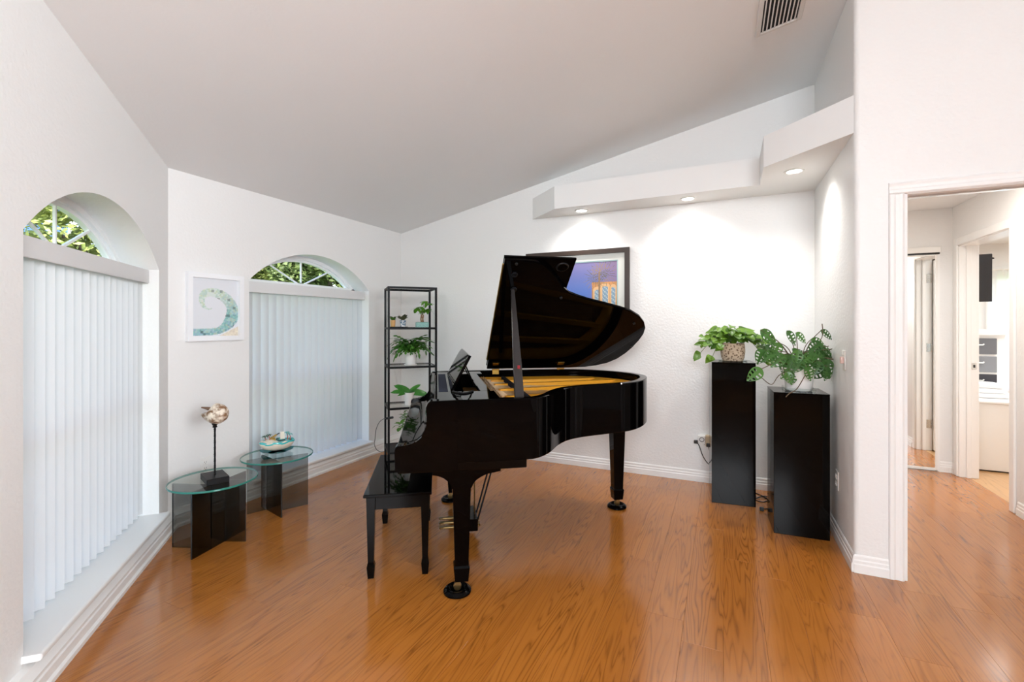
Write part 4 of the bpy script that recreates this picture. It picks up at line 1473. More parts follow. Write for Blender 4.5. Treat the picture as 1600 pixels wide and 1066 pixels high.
# ------------------------------------------------------------------ shelf unit
SA = math.atan2(.33, .33)
sh_o = Vector((-2.86, 3.45, 0))
ux, uy = Vector((SQ, SQ, 0)), Vector((-SQ, SQ, 0))
SW, SD = 0.467, 0.36
shelf = thing('shelf_unit', 'tall black metal shelf unit with glass shelves in the corner', 'shelf', (*(sh_o + ux * SW / 2 + uy * SD / 2).to_2d(), 0), R(45))
pw = .020
for sx in (-1, 1):
    for sy in (-1, 1):
        bm = B()
        x, y = sx * (SW / 2 - pw / 2), sy * (SD / 2 - pw / 2)
        box(bm, x - pw / 2, x + pw / 2, y - pw / 2, y + pw / 2, 0, 1.712, .0015)
        obj('post', bm, M['metal_black'], shelf)
SZ = [0.150, 0.565, 0.954, 1.325, 1.712]
for i, z in enumerate(SZ):
    bm = B()
    for y in (-1, 1):
        box(bm, -SW / 2 + pw, SW / 2 - pw, y * (SD / 2 - pw / 2) - pw / 2, y * (SD / 2 - pw / 2) + pw / 2, z - .020, z, .0015)
    for x in (-1, 1):
        box(bm, x * (SW / 2 - pw / 2) - pw / 2 + .001, x * (SW / 2 - pw / 2) + pw / 2 - .001, -SD / 2 + pw, SD / 2 - pw, z - .019, z - .001, .0015)
    obj('rail', bm, M['metal_black'], shelf)
    bm = B()
    box(bm, -SW / 2 + pw, SW / 2 - pw, -SD / 2 + pw, SD / 2 - pw, z - .009, z - .003)
    obj('shelf_board', bm, M['metal_black'] if i in (0,) else M['glass_clear'], shelf)
bm = B()
for y in (-1, 1):
    box(bm, -SW / 2 + pw, SW / 2 - pw, y * (SD / 2 - pw / 2) - .008, y * (SD / 2 - pw / 2) + .008, .0, .018, .001)
obj('floor_rail', bm, M['metal_black'], shelf)
def on_shelf(u, v, z):
    """u 0..1 along the front left to right, v 0..1 front to back"""
    p = sh_o + ux * (SW * u) + uy * (SD * v)
    return (p.x, p.y, z)

# two small pots on a saucer tray
tr = thing('saucer', 'small black saucer under the two little pots on the top shelf', 'saucer', on_shelf(.24, .42, 1.3222), R(45))
bm = B()
lathe(bm, [(0, 0), (.085, 0), (.100, .008), (.097, .008), (.084, .004), (0, .004)], 28)
for v in bm.verts: v.co.y *= .55
obj('saucer_body', bm, M['plastic_b'], tr, 40)
rnd = random.Random(3)
for (u, v), m, lab, r0 in (((.135, .42), 'orange_glaze', 'tiny orange and white succulent pot at left on the top shelf', .026), ((.340, .42), 'patterned', 'small blue patterned pot with dark leaves on the top shelf', .030)):
    t = thing('potted_succulent', lab, 'plant', on_shelf(u, v, 1.3272), 0, 'little succulents on the top shelf')
    bm = B(); pot(bm, r0 * .82, r0, .068, 22); obj('pot', bm, M[m], t, 40)
    bm = B(); soil(bm, r0 * .9, .056); obj('soil', bm, M['soil'], t)
    for k in range(16):
        a = rnd.uniform(0, 2 * PI); e = rnd.uniform(.5, 2.2)
        leaf_at(ME['oval'] if m == 'patterned' or k % 2 else ME['fern'], t, (math.cos(a) * .006, math.sin(a) * .006, .062), (math.cos(a), math.sin(a), e), rnd.uniform(.048, .072) * (1.1 if m == 'patterned' else .85))
# money tree
mt_ = thing('money_tree', 'small braided money tree in a teal trellis planter', 'plant', on_shelf(.735, .38, 1.3222), R(45))
bm = B(); box(bm, -.060, .060, -.042, .042, 0, .052, .004, 2); box(bm, -.050, .050, -.033, .033, .0515, .053); obj('planter', bm, M['trellis'], mt_)
bm = B(); box(bm, -.053, .053, -.035, .035, .048, .055, .002); obj('soil', bm, M['soil'], mt_)
for k in range(3):
    bm = B()
    tube(bm, [(.012 * math.cos(k * 2.1 + s * 2.2), .010 * math.sin(k * 2.1 + s * 2.2), .052 + .075 * s) for s in [q_ / 10 for q_ in range(11)]], .0065, 8)
    obj('trunk', bm, M['bark'], mt_, 50)
rnd = random.Random(5)
heads = [((-.045, 0, .190), 6), ((.010, -.01, .175), 6), ((.060, .01, .240), 6), ((.035, .02, .262), 5), ((-.010, 0, .205), 5), ((.055, -.01, .185), 5)]
bm = B()
for h, n_ in heads:
    tube(bm, [(0, 0, .120), (h[0] * .5, h[1] * .5, h[2] - .02), h], .0022, 5)
obj('stems', bm, M['stem'], mt_)
for h, n_ in heads:
    for k in range(n_):
        a = 2 * PI * k / n_ + rnd.uniform(-.2, .2)
        leaf_at(ME['money'], mt_, h, (math.cos(a), math.sin(a), rnd.uniform(-.75, .05)), rnd.uniform(.065, .09), wscale=1.5)

# holiday cactus: arching fronds made of flat segments
hc = thing('holiday_cactus', 'bushy holiday cactus in a white pot on the second shelf from the top', 'plant', on_shelf(.50, .45, .9512), R(45))
bm = B(); lathe(bm, [(0, 0), (.055, 0), (.064, .010), (.060, .010), (.052, .004), (0, .004)], 28); obj('saucer', bm, M['pot_w'], hc, 40)
bm = B(); pot(bm, .046, .062, .125, 30); bmesh.ops.translate(bm, verts=list(bm.verts), vec=(0, 0, .004)); obj('pot', bm, M['pot_w'], hc, 40)
bm = B(); soil(bm, .056, .112); obj('soil', bm, M['soil'], hc)
rnd = random.Random(11)
frond_meshes = []
for variant in range(6):
    bm = B()
    n_ = 7
    out_, hgt, drop = rnd.uniform(.85, 1.0), rnd.uniform(.15, .55), rnd.uniform(.25, .85)
    pts = []
    for k in range(n_ + 1):
        t = k / n_
        pts.append(Vector((out_ * t, .06 * math.sin(t * 3 + variant), hgt * math.sin(PI * t * .75) - drop * t ** 2.4)))
    for k in range(n_):
        a, b = pts[k], pts[k + 1]
        d = b - a
        s = Vector((0, 1, 0))
        w0, w1, w2 = .018, .075, .055
        q = [a - s * w0, a + d * .45 - s * w1, a + d * .8 - s * w2, b - s * .010, b + s * .010, a + d * .8 + s * w2, a + d * .45 + s * w1, a + s * w0]
        bm.faces.new([bm.verts.new(v) for v in q])
    me = bpy.data.meshes.new('frond'); bm.to_mesh(me); bm.free(); me.materials.append(M['leaf_cactus'])
    frond_meshes.append(me)
for k in range(150):
    a = 2 * PI * k * .618 + rnd.uniform(-.2, .2)
    ln = rnd.uniform(.11, .22) * (1.15 if abs(math.cos(a)) > .6 else .8)
    el = rnd.uniform(-.1, 2.0)
    d = Vector((math.cos(a), math.sin(a), el))
    leaf_at(frond_meshes[k % 6], hc, (math.cos(a) * .02, math.sin(a) * .02, .128), d, ln, name='frond', roll=rnd.uniform(-.8, .8))

# orchid
oc = thing('orchid', 'broad leaved orchid in a small white pot on the third shelf', 'plant', on_shelf(.475, .45, .5622), R(45))
bm = B(); pot(bm, .040, .052, .122, 28); obj('pot', bm, M['pot_w'], oc, 40)
bm = B(); soil(bm, .045, .108); obj('soil', bm, M['bark'], oc)
for az, el, ln, ws in ((178, .75, .165, 1.25), (192, .25, .180, .95), (-12, .02, .195, 1.2), (12, .80, .150, .85), (205, .02, .125, .75), (-75, .5, .09, .9)):
    leaf_at(ME['orchid'], oc, (0, 0, .118), (math.cos(R(az)), math.sin(R(az)), el), ln, up=Vector((0, -.8, .75)), wscale=ws)
# trailing plant on the bottom board
tp = thing('trailing_plant', 'leafy trailing plant in a white pot on the lowest shelf behind the keyboard', 'plant', on_shelf(.52, .42, .1475), R(45))
bm = B(); pot(bm, .060, .082, .15, 28); obj('pot', bm, M['pot_w'], tp, 40)
bm = B(); soil(bm, .074, .136); obj('soil', bm, M['soil'], tp)
rnd = random.Random(17)
bm = B()
tips = []
for k in range(26):
    a = 2 * PI * k * .618; ln = rnd.uniform(.06, .17); hh = rnd.uniform(.05, .22)
    p1 = Vector((math.cos(a) * ln * .5, math.sin(a) * ln * .5, .14 + hh)); p2 = Vector((math.cos(a) * ln, math.sin(a) * ln * .8, .14 + hh * .75))
    tube(bm, [(0, 0, .13), p1, p2], .0018, 5)
    tips += [(p1, a), (p2, a + .4), (p1.lerp(p2, .5), a - .5), (p1 * .7 + Vector((0, 0, .045)), a + 1)]
obj('stems', bm, M['stem'], tp)
for p, a in tips:
    leaf_at(ME['fern'], tp, p, (math.cos(a), math.sin(a), rnd.uniform(-.5, .5)), rnd.uniform(.045, .075))

# cord with inline switch clipped to the shelf
cd = thing('inline_cord', 'dark cord with an inline plug switch hanging at the left post of the shelf', 'cord', (0, 0, 0))
bm = B()
fl_ = sh_o + Vector((0, 0, 0))
p0 = Vector(on_shelf(.02, .55, .385))
def dpix(x, y, depth):
    a = R(24.6)
    r_ = Vector((math.cos(a), math.sin(a), 0)); f_ = Vector((-math.sin(a), math.cos(a), 0))
    return Vector((0, 0, 1.35)) + depth * ((x - 800) / 722 * r_ + f_ + (507.5 - y) / 722 * Vector((0, 0, 1)))
path = [dpix(x, y, 4.62) for x, y in ((606, 654), (599, 655), (592, 661), (587, 674), (586, 687), (585, 694), (588, 702), (594, 706), (599, 706))]
tube(bm, catmull([tuple(p) for p in path], 4), .0035, 6)
obj('wire', bm, M['cord_g'], cd)
bm = B()
c0 = dpix(604, 654, 4.30); c1 = dpix(614, 652.5, 4.28)
tube(bm, [c0, c0.lerp(c1, .3), c0.lerp(c1, .35), c1], .011, 8)
obj('plug', bm, M['plastic_b'], cd)

# ------------------------------------------------------------------ framed pictures
def color_grid(name, nx, nz, fcol, mp, m, parent):
    bm = B()
    lay = bm.loops.layers.float_color.new('col')
    g = [[bm.verts.new(mp(i / nx, j / nz)) for i in range(nx + 1)] for j in range(nz + 1)]
    for j in range(nz):
        for i in range(nx):
            f = bm.faces.new((g[j][i], g[j][i + 1], g[j + 1][i + 1], g[j + 1][i]))
            c = fcol((i + .5) / nx, (j + .5) / nz)
            for l in f.loops: l[lay] = (*c, 1)
    return obj(name, bm, m, parent)
def frame_bars(mk, w_, h, fw_, d0, d1, m, parent, name='frame'):
    """mk(u, d, v) -> local point; u across, v up"""
    bm = B()
    for u0, u1, v0, v1 in ((0, w_, 0, fw_), (0, w_, h - fw_, h), (0, fw_, fw_, h - fw_), (w_ - fw_, w_, fw_, h - fw_)):
        vs = [bm.verts.new(mk(u, d, v)) for v in (v0, v1) for d in (d0, d1) for u in (u0, u1)]
        idx = [(0, 2, 3, 1), (4, 5, 7, 6), (0, 1, 5, 4), (2, 6, 7, 3), (0, 4, 6, 2), (1, 3, 7, 5)]
        fs = [bm.faces.new([vs[i] for i in q]) for q in idx]
        bmesh.ops.recalc_face_normals(bm, faces=fs)
    return obj(name, bm, m, parent)

# wave mosaic print on the back wall
wv = thing('framed_wave_print', 'white framed mosaic wave print beside the far window', 'picture', (XB, 1.950, 1.234))
WW, WH = .406, .482
mk = lambda u, d, v: (d, u, v)
frame_bars(mk, WW, WH, .034, 0.0005, .032, M['frame_w'], wv)
spine = [(150, 915, 48), (250, 912, 50), (350, 908, 50), (430, 905, 50), (500, 890, 50), (570, 845, 62), (620, 790, 78), (655, 730, 88), (675, 660, 88), (680, 600, 84), (668, 540, 78), (640, 480, 76), (590, 420, 74), (530, 375, 70), (460, 345, 66), (390, 335, 62), (330, 350, 58), (290, 390, 46), (276, 440, 38), (280, 500, 32), (300, 545, 24), (330, 572, 14), (365, 582, 10), (410, 570, 5)]
spine = [(a[0] + (b[0] - a[0]) * k / 4, a[1] + (b[1] - a[1]) * k / 4, a[2] + (b[2] - a[2]) * k / 4) for a, b in zip(spine, spine[1:]) for k in range(4)]
def wave_col(u, v):
    x = 150 + u * 600; y = 970 - v * 830
    best = 9; bi = 0
    for k, (a, b, r_) in enumerate(spine):
        d_ = math.hypot(x - a, y - b) / r_
        if d_ < best: best, bi = d_, k
    cell = noise.cell(Vector((u * 26 + .3 * math.sin(v * 40), v * 34, 1.5)))
    c2 = noise.cell(Vector((u * 17 + 5, v * 21, 7.5)))
    t = bi / len(spine)
    bgc = (0.74, 0.76, 0.80)
    if best < 1.0:
        deep = ((.10, .42, .40), (.16, .52, .48), (.30, .58, .55), (.20, .42, .55), (.35, .50, .38), (.06, .30, .34))[int(abs(cell) * 5.99)]
        pale = ((.52, .66, .58), (.60, .72, .64), (.66, .74, .70), (.48, .62, .56), (.56, .66, .50), (.68, .72, .66))[int(abs(cell) * 5.99)]
        k = min(1, max(0, (t - .35) / .25))
        c = [(a * .72 + .17) * (1 - k) + b * k for a, b in zip(deep, pale)]
        if best > .88: c = [.75 * a + .25 * b for a, b in zip(c, bgc)]
        if abs(c2) < .06: c = [.5 * a for a in c]
        return c
    if x > 380 and y > 1245 - .55 * x:
        if abs(c2) > .93: return (.45, .25, .2)
        return (.74 + .08 * cell, .66 + .08 * cell, .54 + .06 * cell)
    return bgc
color_grid('print', 66, 84, wave_col, lambda u, v: (.010, .034 + u * (WW - .068), .034 + v * (WH - .068)), M['print_wave'], wv)

# dusk photo on the right wall, partly hidden by the lid
dk = thing('framed_dusk_photo', 'dark framed photo of a lit arched building and palms at dusk behind the piano lid', 'picture', (-1.800, YR, 1.300))
DW, DH = 1.022, .758
mk2 = lambda u, d, v: (u, -d, v)
frame_bars(mk2, DW, DH, .045, .0005, .030, M['frame_b'], dk)
frame_bars(lambda u, d, v: (u + .045, -d, v + .045), DW - .09, DH - .09, .062, .006, .012, M['mat_board'], dk, 'mat_board')
frame_bars(lambda u, d, v: (u + .107, -d, v + .107), DW - .214, DH - .214, .010, .006, .010, M['mat_blue'], dk, 'inner_mat')
def frond_hit(x, y, cx, cy, L_, n_, seed):
    dx, dy = x - cx, y - cy
    r_ = math.hypot(dx, dy)
    if r_ > L_: return False
    a = math.atan2(dy + r_ * r_ * .9, dx)
    return abs(math.sin(a * n_ / 2 + seed)) < .42 * (1 - r_ / L_) + .10
def dusk_col(u, v):
    n1 = noise.noise(Vector((u * 6, v * 6, 3)))
    # sky
    top, midc = (.20, .17, .38), (.10, .20, .62)
    k = min(1, max(0, (v - .45) / .5)); kx = min(1, max(0, (u - .62) / .35)) ** 1.2
    c = [a * (1 - k) + b * k for a, b in zip(midc, top)]
    c = [a * (1 - kx * .65) + b * kx * .65 for a, b in zip(c, (.30, .17, .30))]
    # arcade building on the right
    if u > .70 and v < .64:
        glow = (.62, .26, .08)
        c = [a * (.95 + .5 * n1) for a in glow]
        for ac, aw, ah in ((.765, .038, .50), (.860, .042, .56), (.955, .028, .54)):
            du = abs(u - ac) / aw
            if du < 1.3 and v < ah + .04 * math.sqrt(max(0, 1.7 - du * du)):
                if du < .85 and v < ah - .06 + .06 * math.sqrt(max(0, 1 - du * du)):
                    c = (.22, .34, .48) if (int(v * 40) + int(u * 60)) % 3 else (.50, .58, .62)
                else:
                    c = (.85, .50, .24)
        if u > .93 and abs(u - .912) < .008 and v < .6: c = (1.0, .60, .18)
    elif v < .30 and u > .2:
        c = (.40, .48, .78) if n1 > -.1 else (.26, .34, .70)
    if v < .16 and u > .55 and noise.cell(Vector((u * 70, v * 50, 0))) > .6: c = (.75, .80, .92)
    # palms
    for cx, cy, L_, n_, sd in ((.74, .70, .15, 17, .3), (.86, .76, .17, 19, .9), (.80, .84, .13, 15, .2)):
        if frond_hit(u, v * .72, cx, cy * .72, L_, n_, sd):
            c = (.34, .22, .10) if n1 > .05 else (.14, .12, .08)
    for tx in (.79,):
        if abs(u - tx) < .008 and v < .82: c = (.30, .17, .08)
    return c
color_grid('photo_print', 150, 110, dusk_col, lambda u, v: (.117 + u * (DW - .234), -.007, .117 + v * (DH - .234)), M['print_dusk'], dk)
bm = B()
v4 = [bm.verts.new((x, -.0145, z)) for x, z in ((.045, .045), (DW - .045, .045), (DW - .045, DH - .045), (.045, DH - .045))]
bm.faces.new(v4)
obj('picture_glass', bm, M['glass_clear'], dk)

# ------------------------------------------------------------------ pedestals and their plants
def pedestal(x, y, rz, wd, dp, h, label):
    """x, y: front left corner"""
    t = thing('pedestal', label, 'pedestal', (x, y, 0), rz, 'black pedestals in the corner')
    bm = B(); box(bm, 0, wd, 0, dp, 0, h - .008, .002); obj('body', bm, M['pedestal'], t)
    bm = B(); box(bm, -.001, wd + .001, -.001, dp + .001, h - .0078, h, .0015); obj('top_panel', bm, M['pedestal'], t)
    return t
pedestal(-0.082, 3.825, R(5.0), .300, .300, 1.066, 'taller black pedestal under the pothos')
pedestal(0.296, 3.429, R(2.6), .308, .300, .914, 'shorter black pedestal in the corner under the monstera')

po = thing('potted_pothos', 'bright green pothos in a woven pot on the taller pedestal', 'plant', (0.065, 3.985, 1.0662))
bm = B(); lathe(bm, [(0, 0), (.098, 0), (.105, .010), (.102, .010), (.095, .004), (0, .004)], 32); obj('saucer', bm, M['glass_clear'], po, 40)
bm = B()
lathe(bm, [(0, .0045), (.072, .0045), (.082, .03), (.088, .07), (.086, .11), (.082, .14), (.076, .14), (.074, .12)], 32, closed=False)
obj('pot', bm, M['woven'], po, 40)
bm = B(); soil(bm, .078, .122); obj('soil', bm, M['soil'], po)
rnd = random.Random(21)
ca_, sa_ = math.cos(R(24.6)), math.sin(R(24.6))
def vw(r_, f_, z):       # offsets along the camera's right and depth directions
    return Vector((r_ * ca_ - f_ * sa_, r_ * sa_ + f_ * ca_, z))
bm = B()
vines = []
ends = [(-.30, -.08, .05), (-.22, -.12, .02), (-.26, -.02, .12), (-.16, -.14, .10), (.20, -.12, .06), (.24, -.02, .10), (.16, -.14, .15), (.05, -.14, .20), (-.06, -.10, .24), (-.12, 0, .25), (.10, .04, .24), (-.2, .05, .18), (.18, .08, .18), (.22, -.08, .00)]
for e in ends:
    p1 = vw(e[0] * .35, e[1] * .35, .19 + .04 * rnd.random())
    p2 = vw(*e)
    pts = catmull([(0, 0, .125), tuple(p1), tuple(p1.lerp(p2, .55) + Vector((0, 0, .02))), tuple(p2)], 4)
    tube(bm, pts, .0022, 5)
    vines.append(pts)
obj('vines', bm, M['stem'], po)
for pts in vines:
    L_ = len(pts)
    for k in range(2, L_):
        if rnd.random() < .78:
            p = pts[k]
            out_ = Vector((p.x, p.y, 0)).normalized() if p.to_2d().length > .01 else Vector((1, 0, 0))
            a = rnd.uniform(-.9, .9)
            d = Matrix.Rotation(a, 3, 'Z') @ out_ + Vector((0, 0, rnd.uniform(-.9, .35)))
            toward = vw(0, -1, .9)
            leaf_at(ME['pothos'], po, p + Vector((0, 0, .004)), d, rnd.uniform(.055, .085), up=(toward + Vector((rnd.uniform(-.5, .5), rnd.uniform(-.5, .5), rnd.uniform(0, .6)))))
for k in range(78):
    a = rnd.uniform(0, 2 * PI); r_ = rnd.uniform(.02, .16)
    p = Vector((math.cos(a) * r_, math.sin(a) * r_, .150 + .125 * (1 - (r_ / .17) ** 2) * rnd.uniform(.4, 1.1)))
    leaf_at(ME['pothos'], po, p, (math.cos(a), math.sin(a), rnd.uniform(-.7, .3)), rnd.uniform(.06, .085), up=vw(0, -.7, 1))

mo = thing('potted_monstera', 'holey leaved monstera in a white pot on the shorter pedestal', 'plant', (0.452, 3.578, .9142))
bm = B()
box(bm, -.088, .088, -.088, .088, 0, .004, .001)
for x0, x1, y0, y1 in ((-.088, .088, -.088, -.085), (-.088, .088, .085, .088), (-.088, -.085, -.085, .085), (.085, .088, -.085, .085)):
    box(bm, x0, x1, y0, y1, .004, .022)
obj('saucer', bm, M['glass_clear'], mo)
bm = B(); pot(bm, .073, .096, .145, 32, rim=.003); bmesh.ops.translate(bm, verts=list(bm.verts), vec=(0, 0, .0045)); obj('pot', bm, M['pot_w'], mo, 40)
bm = B(); soil(bm, .088, .128); obj('soil', bm, M['soil'], mo)
rnd = random.Random(33)
MPX = 722 / 3.1
def mp_(px, py, f_=0.0):     # plant offset for a photo position, in the pot's frame
    return vw((px - 1247) / MPX, f_, (609 - py) / MPX)
big = [  # base px, tip px, depth offset, size factor
    ((1190, 520), (1211, 540), -.03, .115), ((1186, 516), (1212, 541), -.02, .12), ((1222, 517), (1237, 540), -.05, .115), ((1240, 520), (1256, 536), -.02, .10), ((1276, 516), (1294, 530), -.04, .095),
    ((1205, 548), (1178, 562), -.08, .12), ((1212, 552), (1190, 572), -.09, .12), ((1175, 573), (1151, 591), -.12, .12), ((1222, 552), (1214, 585), -.10, .11), ((1240, 570), (1246, 592), -.13, .10),
    ((1256, 552), (1240, 560), -.10, .11), ((1262, 562), (1252, 580), -.12, .10), ((1272, 570), (1268, 588), -.12, .10), ((1285, 560), (1296, 590), -.10, .12), ((1278, 545), (1304, 560), -.08, .115),
    ((1270, 535), (1250, 545), -.08, .12), ((1284, 540), (1300, 556), -.06, .11), ((1296, 545), (1307, 570), -.04, .12), ((1230, 545), (1225, 568), -.11, .11), ((1215, 578), (1218, 592), -.10, .09),
    ((1290, 560), (1280, 582), -.1, .11), ((1246, 548), (1262, 556), -.11, .11), ((1262, 530), (1282, 540), -.03, .11), ((1210, 535), (1200, 560), -.05, .11), ((1295, 570), (1302, 585), -.02, .11), ((1235, 560), (1222, 575), -.12, .11)]
bm = B()
for b_, t_, f_, s_ in big:
    p = mp_(*b_, f_)
    c = Vector((0, 0, .13))
    midp = c.lerp(p, .5) + Vector((0, 0, .05))
    tube(bm, catmull([tuple(c), tuple(midp), tuple(p)], 4), .0028, 5)
for pa in ([(1225, 575), (1208, 585), (1198, 598), (1185, 590), (1172, 578)], [(1228, 580), (1216, 600), (1206, 606), (1200, 612)], [(1285, 545), (1296, 545), (1306, 560), (1312, 575)], [(1258, 540), (1272, 530), (1275, 518), (1274, 506)], [(1290, 582), (1298, 590), (1302, 593)]):
    tube(bm, catmull([tuple(mp_(x, y, -.20 if pa[-1][1] > 600 else -.06)) for x, y in pa], 4), .0028, 5)
obj('vines', bm, M['stem_d'], mo)
for b_, t_, f_, s_ in big:
    p, q = mp_(*b_, f_), mp_(*t_, f_ - .02)
    ln = (q - p).length
    leaf_at(ME['monstera'], mo, p, q - p, max(ln, s_) * .95, up=vw(rnd.uniform(-.4, .4), -1, rnd.uniform(.2, .9)), wscale=1.0)
for k in range(30):
    px, py = rnd.uniform(1200, 1302), rnd.uniform(540, 584)
    p = mp_(px, py, rnd.uniform(-.06, .10))
    a = rnd.uniform(-PI, 0)
    leaf_at(ME['monstera'], mo, p, vw(math.cos(a), rnd.uniform(-.5, .2), math.sin(a) * .8), rnd.uniform(.09, .125), up=vw(rnd.uniform(-.6, .6), -1, rnd.uniform(.1, 1)))

for ch in mo.children:          # keep the leaves clear of the jog wall
    if ch.name.startswith('leaf'):
        mx_ = max((ch.matrix_basis @ v.co).x for v in ch.data.vertices) + 0.452
        if mx_ > XJ - .006:
            ch.matrix_basis = Matrix.Translation((XJ - .006 - mx_, 0, 0)) @ ch.matrix_basis
    elif ch.name.startswith('vines'):
        for v in ch.data.vertices: v.co.x = min(v.co.x, XJ - .008 - 0.452)

# ------------------------------------------------------------------ outlets, switch, plugs, cords
def outlet(name, loc, rz, label, cat='outlet', duplex=True):
    """plate in the local xz plane facing -y"""
    t = thing(name, label, cat, loc, rz)
    bm = B(); box(bm, -.036, .036, -.006, -.0005, -.059, .059, .003, 2); obj('cover_plate', bm, M['plastic_w'], t)
    if duplex:
        for z in (-.021, .021):
            bm = B(); box(bm, -.017, .017, -.008, -.006, z - .014, z + .014, .004, 2); rc_ = obj('socket', bm, M['plastic_w'], t)
            bm = B()
            for x in (-.006, .006): box(bm, x - .001, x + .001, -.0086, -.0079, z - .001, z + .007)
            box(bm, -.002, .002, -.0086, -.0079, z - .010, z - .006)
            obj('slot', bm, M['plastic_b'], rc_)
    return t
outlet('wall_outlet', (XB, 2.082, .348), R(90), 'white wall outlet behind the shell sculpture')
outlet('wall_outlet', (XJ, 3.486, .376), R(-90), 'white wall outlet on the jog wall beside the shorter pedestal')
sw = outlet('light_switch', (XJ, 3.305, 1.14), R(-90), 'white wall switch with a pinkish block on the jog wall', 'switch', False)
bm = B(); box(bm, -.014, .014, -.022, -.006, -.020, .020, .003, 2); obj('switch_block', bm, M['plastic_p'], sw)
bm = B(); box(bm, -.010, .010, -.013, -.006, .030, .050, .003, 2); obj('toggle', bm, M['plastic_w'], sw)
po_ = outlet('wall_outlet', (-0.150, YR, .352), 0, 'white wall outlet with timer and plugs left of the taller pedestal')
tm = thing('plug_timer', 'white dial timer plugged in left of the taller pedestal', 'timer', (-0.168, YR - .009, .372))
bm = B(); box(bm, -.030, .026, -.036, -.0002, -.034, .032, .004, 2); obj('timer_body', bm, M['plastic_w'], tm)
bm = B(); lathe(bm, [(.015, 0), (.020, 0), (.020, .004), (.015, .004)], 24, mtx=Matrix.Translation((0, -.036, 0)) @ Matrix.Rotation(PI / 2, 4, 'X'), closed=False); obj('dial', bm, M['cord_g'], tm)
ad = thing('plug_adapter', 'tan plug adapter beside the dial timer', 'adapter', (-0.118, YR - .009, .362))
bm = B(); box(bm, -.021, .024, -.046, -.0002, -.045, .050, .006, 2); obj('adapter_body', bm, M['plastic_t'], ad)
c1 = thing('power_cord', 'dark cord with black plug from the dial timer down behind the taller pedestal', 'cord', (0, 0, 0))
bm = B(); box(bm, -0.230, -0.200, YR - .060, YR - .030, .335, .362, .004, 2); obj('plug', bm, M['plastic_b'], c1)
bm = B(); tube(bm, catmull([(-0.205, YR - .045, .345), (-.185, YR - .05, .31), (-.16, YR - .06, .24), (-.12, YR - .06, .18), (-.06, YR - .05, .15)], 5), .0035, 6); obj('wire', bm, M['cord'], c1)
c2 = thing('power_cord', 'dark cord with black plug hanging from the tan adapter', 'cord', (0, 0, 0))
bm = B(); box(bm, -0.132, -0.104, YR - .085, YR - .056, .322, .350, .004, 2); obj('plug', bm, M['plastic_b'], c2)
bm = B(); tube(bm, catmull([(-.115, YR - .07, .325), (-.105, YR - .07, .28), (-.08, YR - .07, .23), (-.03, YR - .06, .2)], 5), .0035, 6); obj('wire', bm, M['cord'], c2)
c3 = thing('floor_cord', 'thin dark cord on the floor between the two pedestals', 'cord', (0, 0, 0))
bm = B(); tube(bm, catmull([(.20, 4.20, .004), (.27, 4.13, .004), (.31, 4.05, .004), (.27, 3.98, .004), (.22, 4.02, .004), (.30, 4.10, .012), (.36, 4.02, .004), (.40, 3.95, .004)], 6), .0035, 6); obj('wire', bm, M['cord'], c3)
c4 = thing('cord_plug', 'small black plug lying on the floor left of the shorter pedestal', 'plug', (.252, 3.80, 0))
bm = B(); box(bm, -.014, .014, -.012, .012, .001, .026, .004, 2); obj('plug_body', bm, M['plastic_b'], c4)
bm = B(); tube(bm, catmull([(.0, .012, .012), (.02, .03, .006), (.05, .06, .004), (.10, .07, .004)], 5), .0035, 6); obj('wire', bm, M['cord'], c4)

# ------------------------------------------------------------------ bedroom things seen through the doorway
ds = thing('dresser', 'white low dresser seen through the bedroom doorway', 'dresser', (2.72, 5.68, 0))
bm = B(); box(bm, -.62, .62, 0, .78, .012, .625, .004); obj('body', bm, M['trim'], ds)
bm = B(); box(bm, -.63, .63, -.015, .79, .625, .648, .004); obj('top', bm, M['sill'], ds)
bm = B(); box(bm, -.60, .60, .02, .76, 0, .012); obj('plinth', bm, M['grey3'], ds)
hu = thing('hutch', 'small white hutch with grey drawers on the bedroom dresser', 'hutch', (2.325, 6.20, .6482))
bm = B(); box(bm, -.215, .215, 0, .24, 0, .62, .003); obj('body', bm, M['trim'], hu)
bm = B()
prism(bm, [(-.215, .60), (.215, .60), (.225, .615), (.245, .635), (.245, .652), (-.245, .652), (-.245, .635), (-.225, .615)], -.03, .26, axis='y'); obj('cornice', bm, M['sill'], hu)
for k, (m, z0, z1) in enumerate((('grey3', .05, .205), ('grey2', .225, .385), ('grey1', .405, .565))):
    bm = B(); box(bm, -.17, .150, -.010, -.0002, z0, z1, .003); d_ = obj('drawer', bm, M[m], hu)
    bm = B(); tube(bm, [(-.01 - .06, -.010, (z0 + z1) / 2 + .02), (-.055, -.032, (z0 + z1) / 2 + .014), (.035, -.032, (z0 + z1) / 2 + .014), (.05, -.010, (z0 + z1) / 2 + .02)], .007, 8); obj('handle', bm, M['plastic_w'], d_)
for k in range(3):
    t = thing('folded_towel', ['lowest folded white towel on the bedroom dresser', 'middle folded white towel on the bedroom dresser', 'topmost folded white towel on the bedroom dresser'][k], 'towel', (2.28, 6.00 + .01 * k, .6482 + .046 * k), R(4 - 5 * k), 'folded towels on the dresser')
    bm = B(); box(bm, -.19 + .01 * k, .17 - .015 * k, -.12, .12, .0005, .0455, .018, 3); obj('fold', bm, M['linen'], t, 60)
tv = thing('television', 'black flat television on a wall arm in the bedroom', 'television', (2.53, 6.75, 1.86), R(-28))
tv.rotation_euler = (R(10), 0, R(-20))
bm = B(); box(bm, -.36, .12, -.022, .022, -.26, .26, .004); obj('screen_body', bm, M['screen'], tv)
tvm = Matrix.LocRotScale(tv.location, tv.rotation_euler, None).inverted()
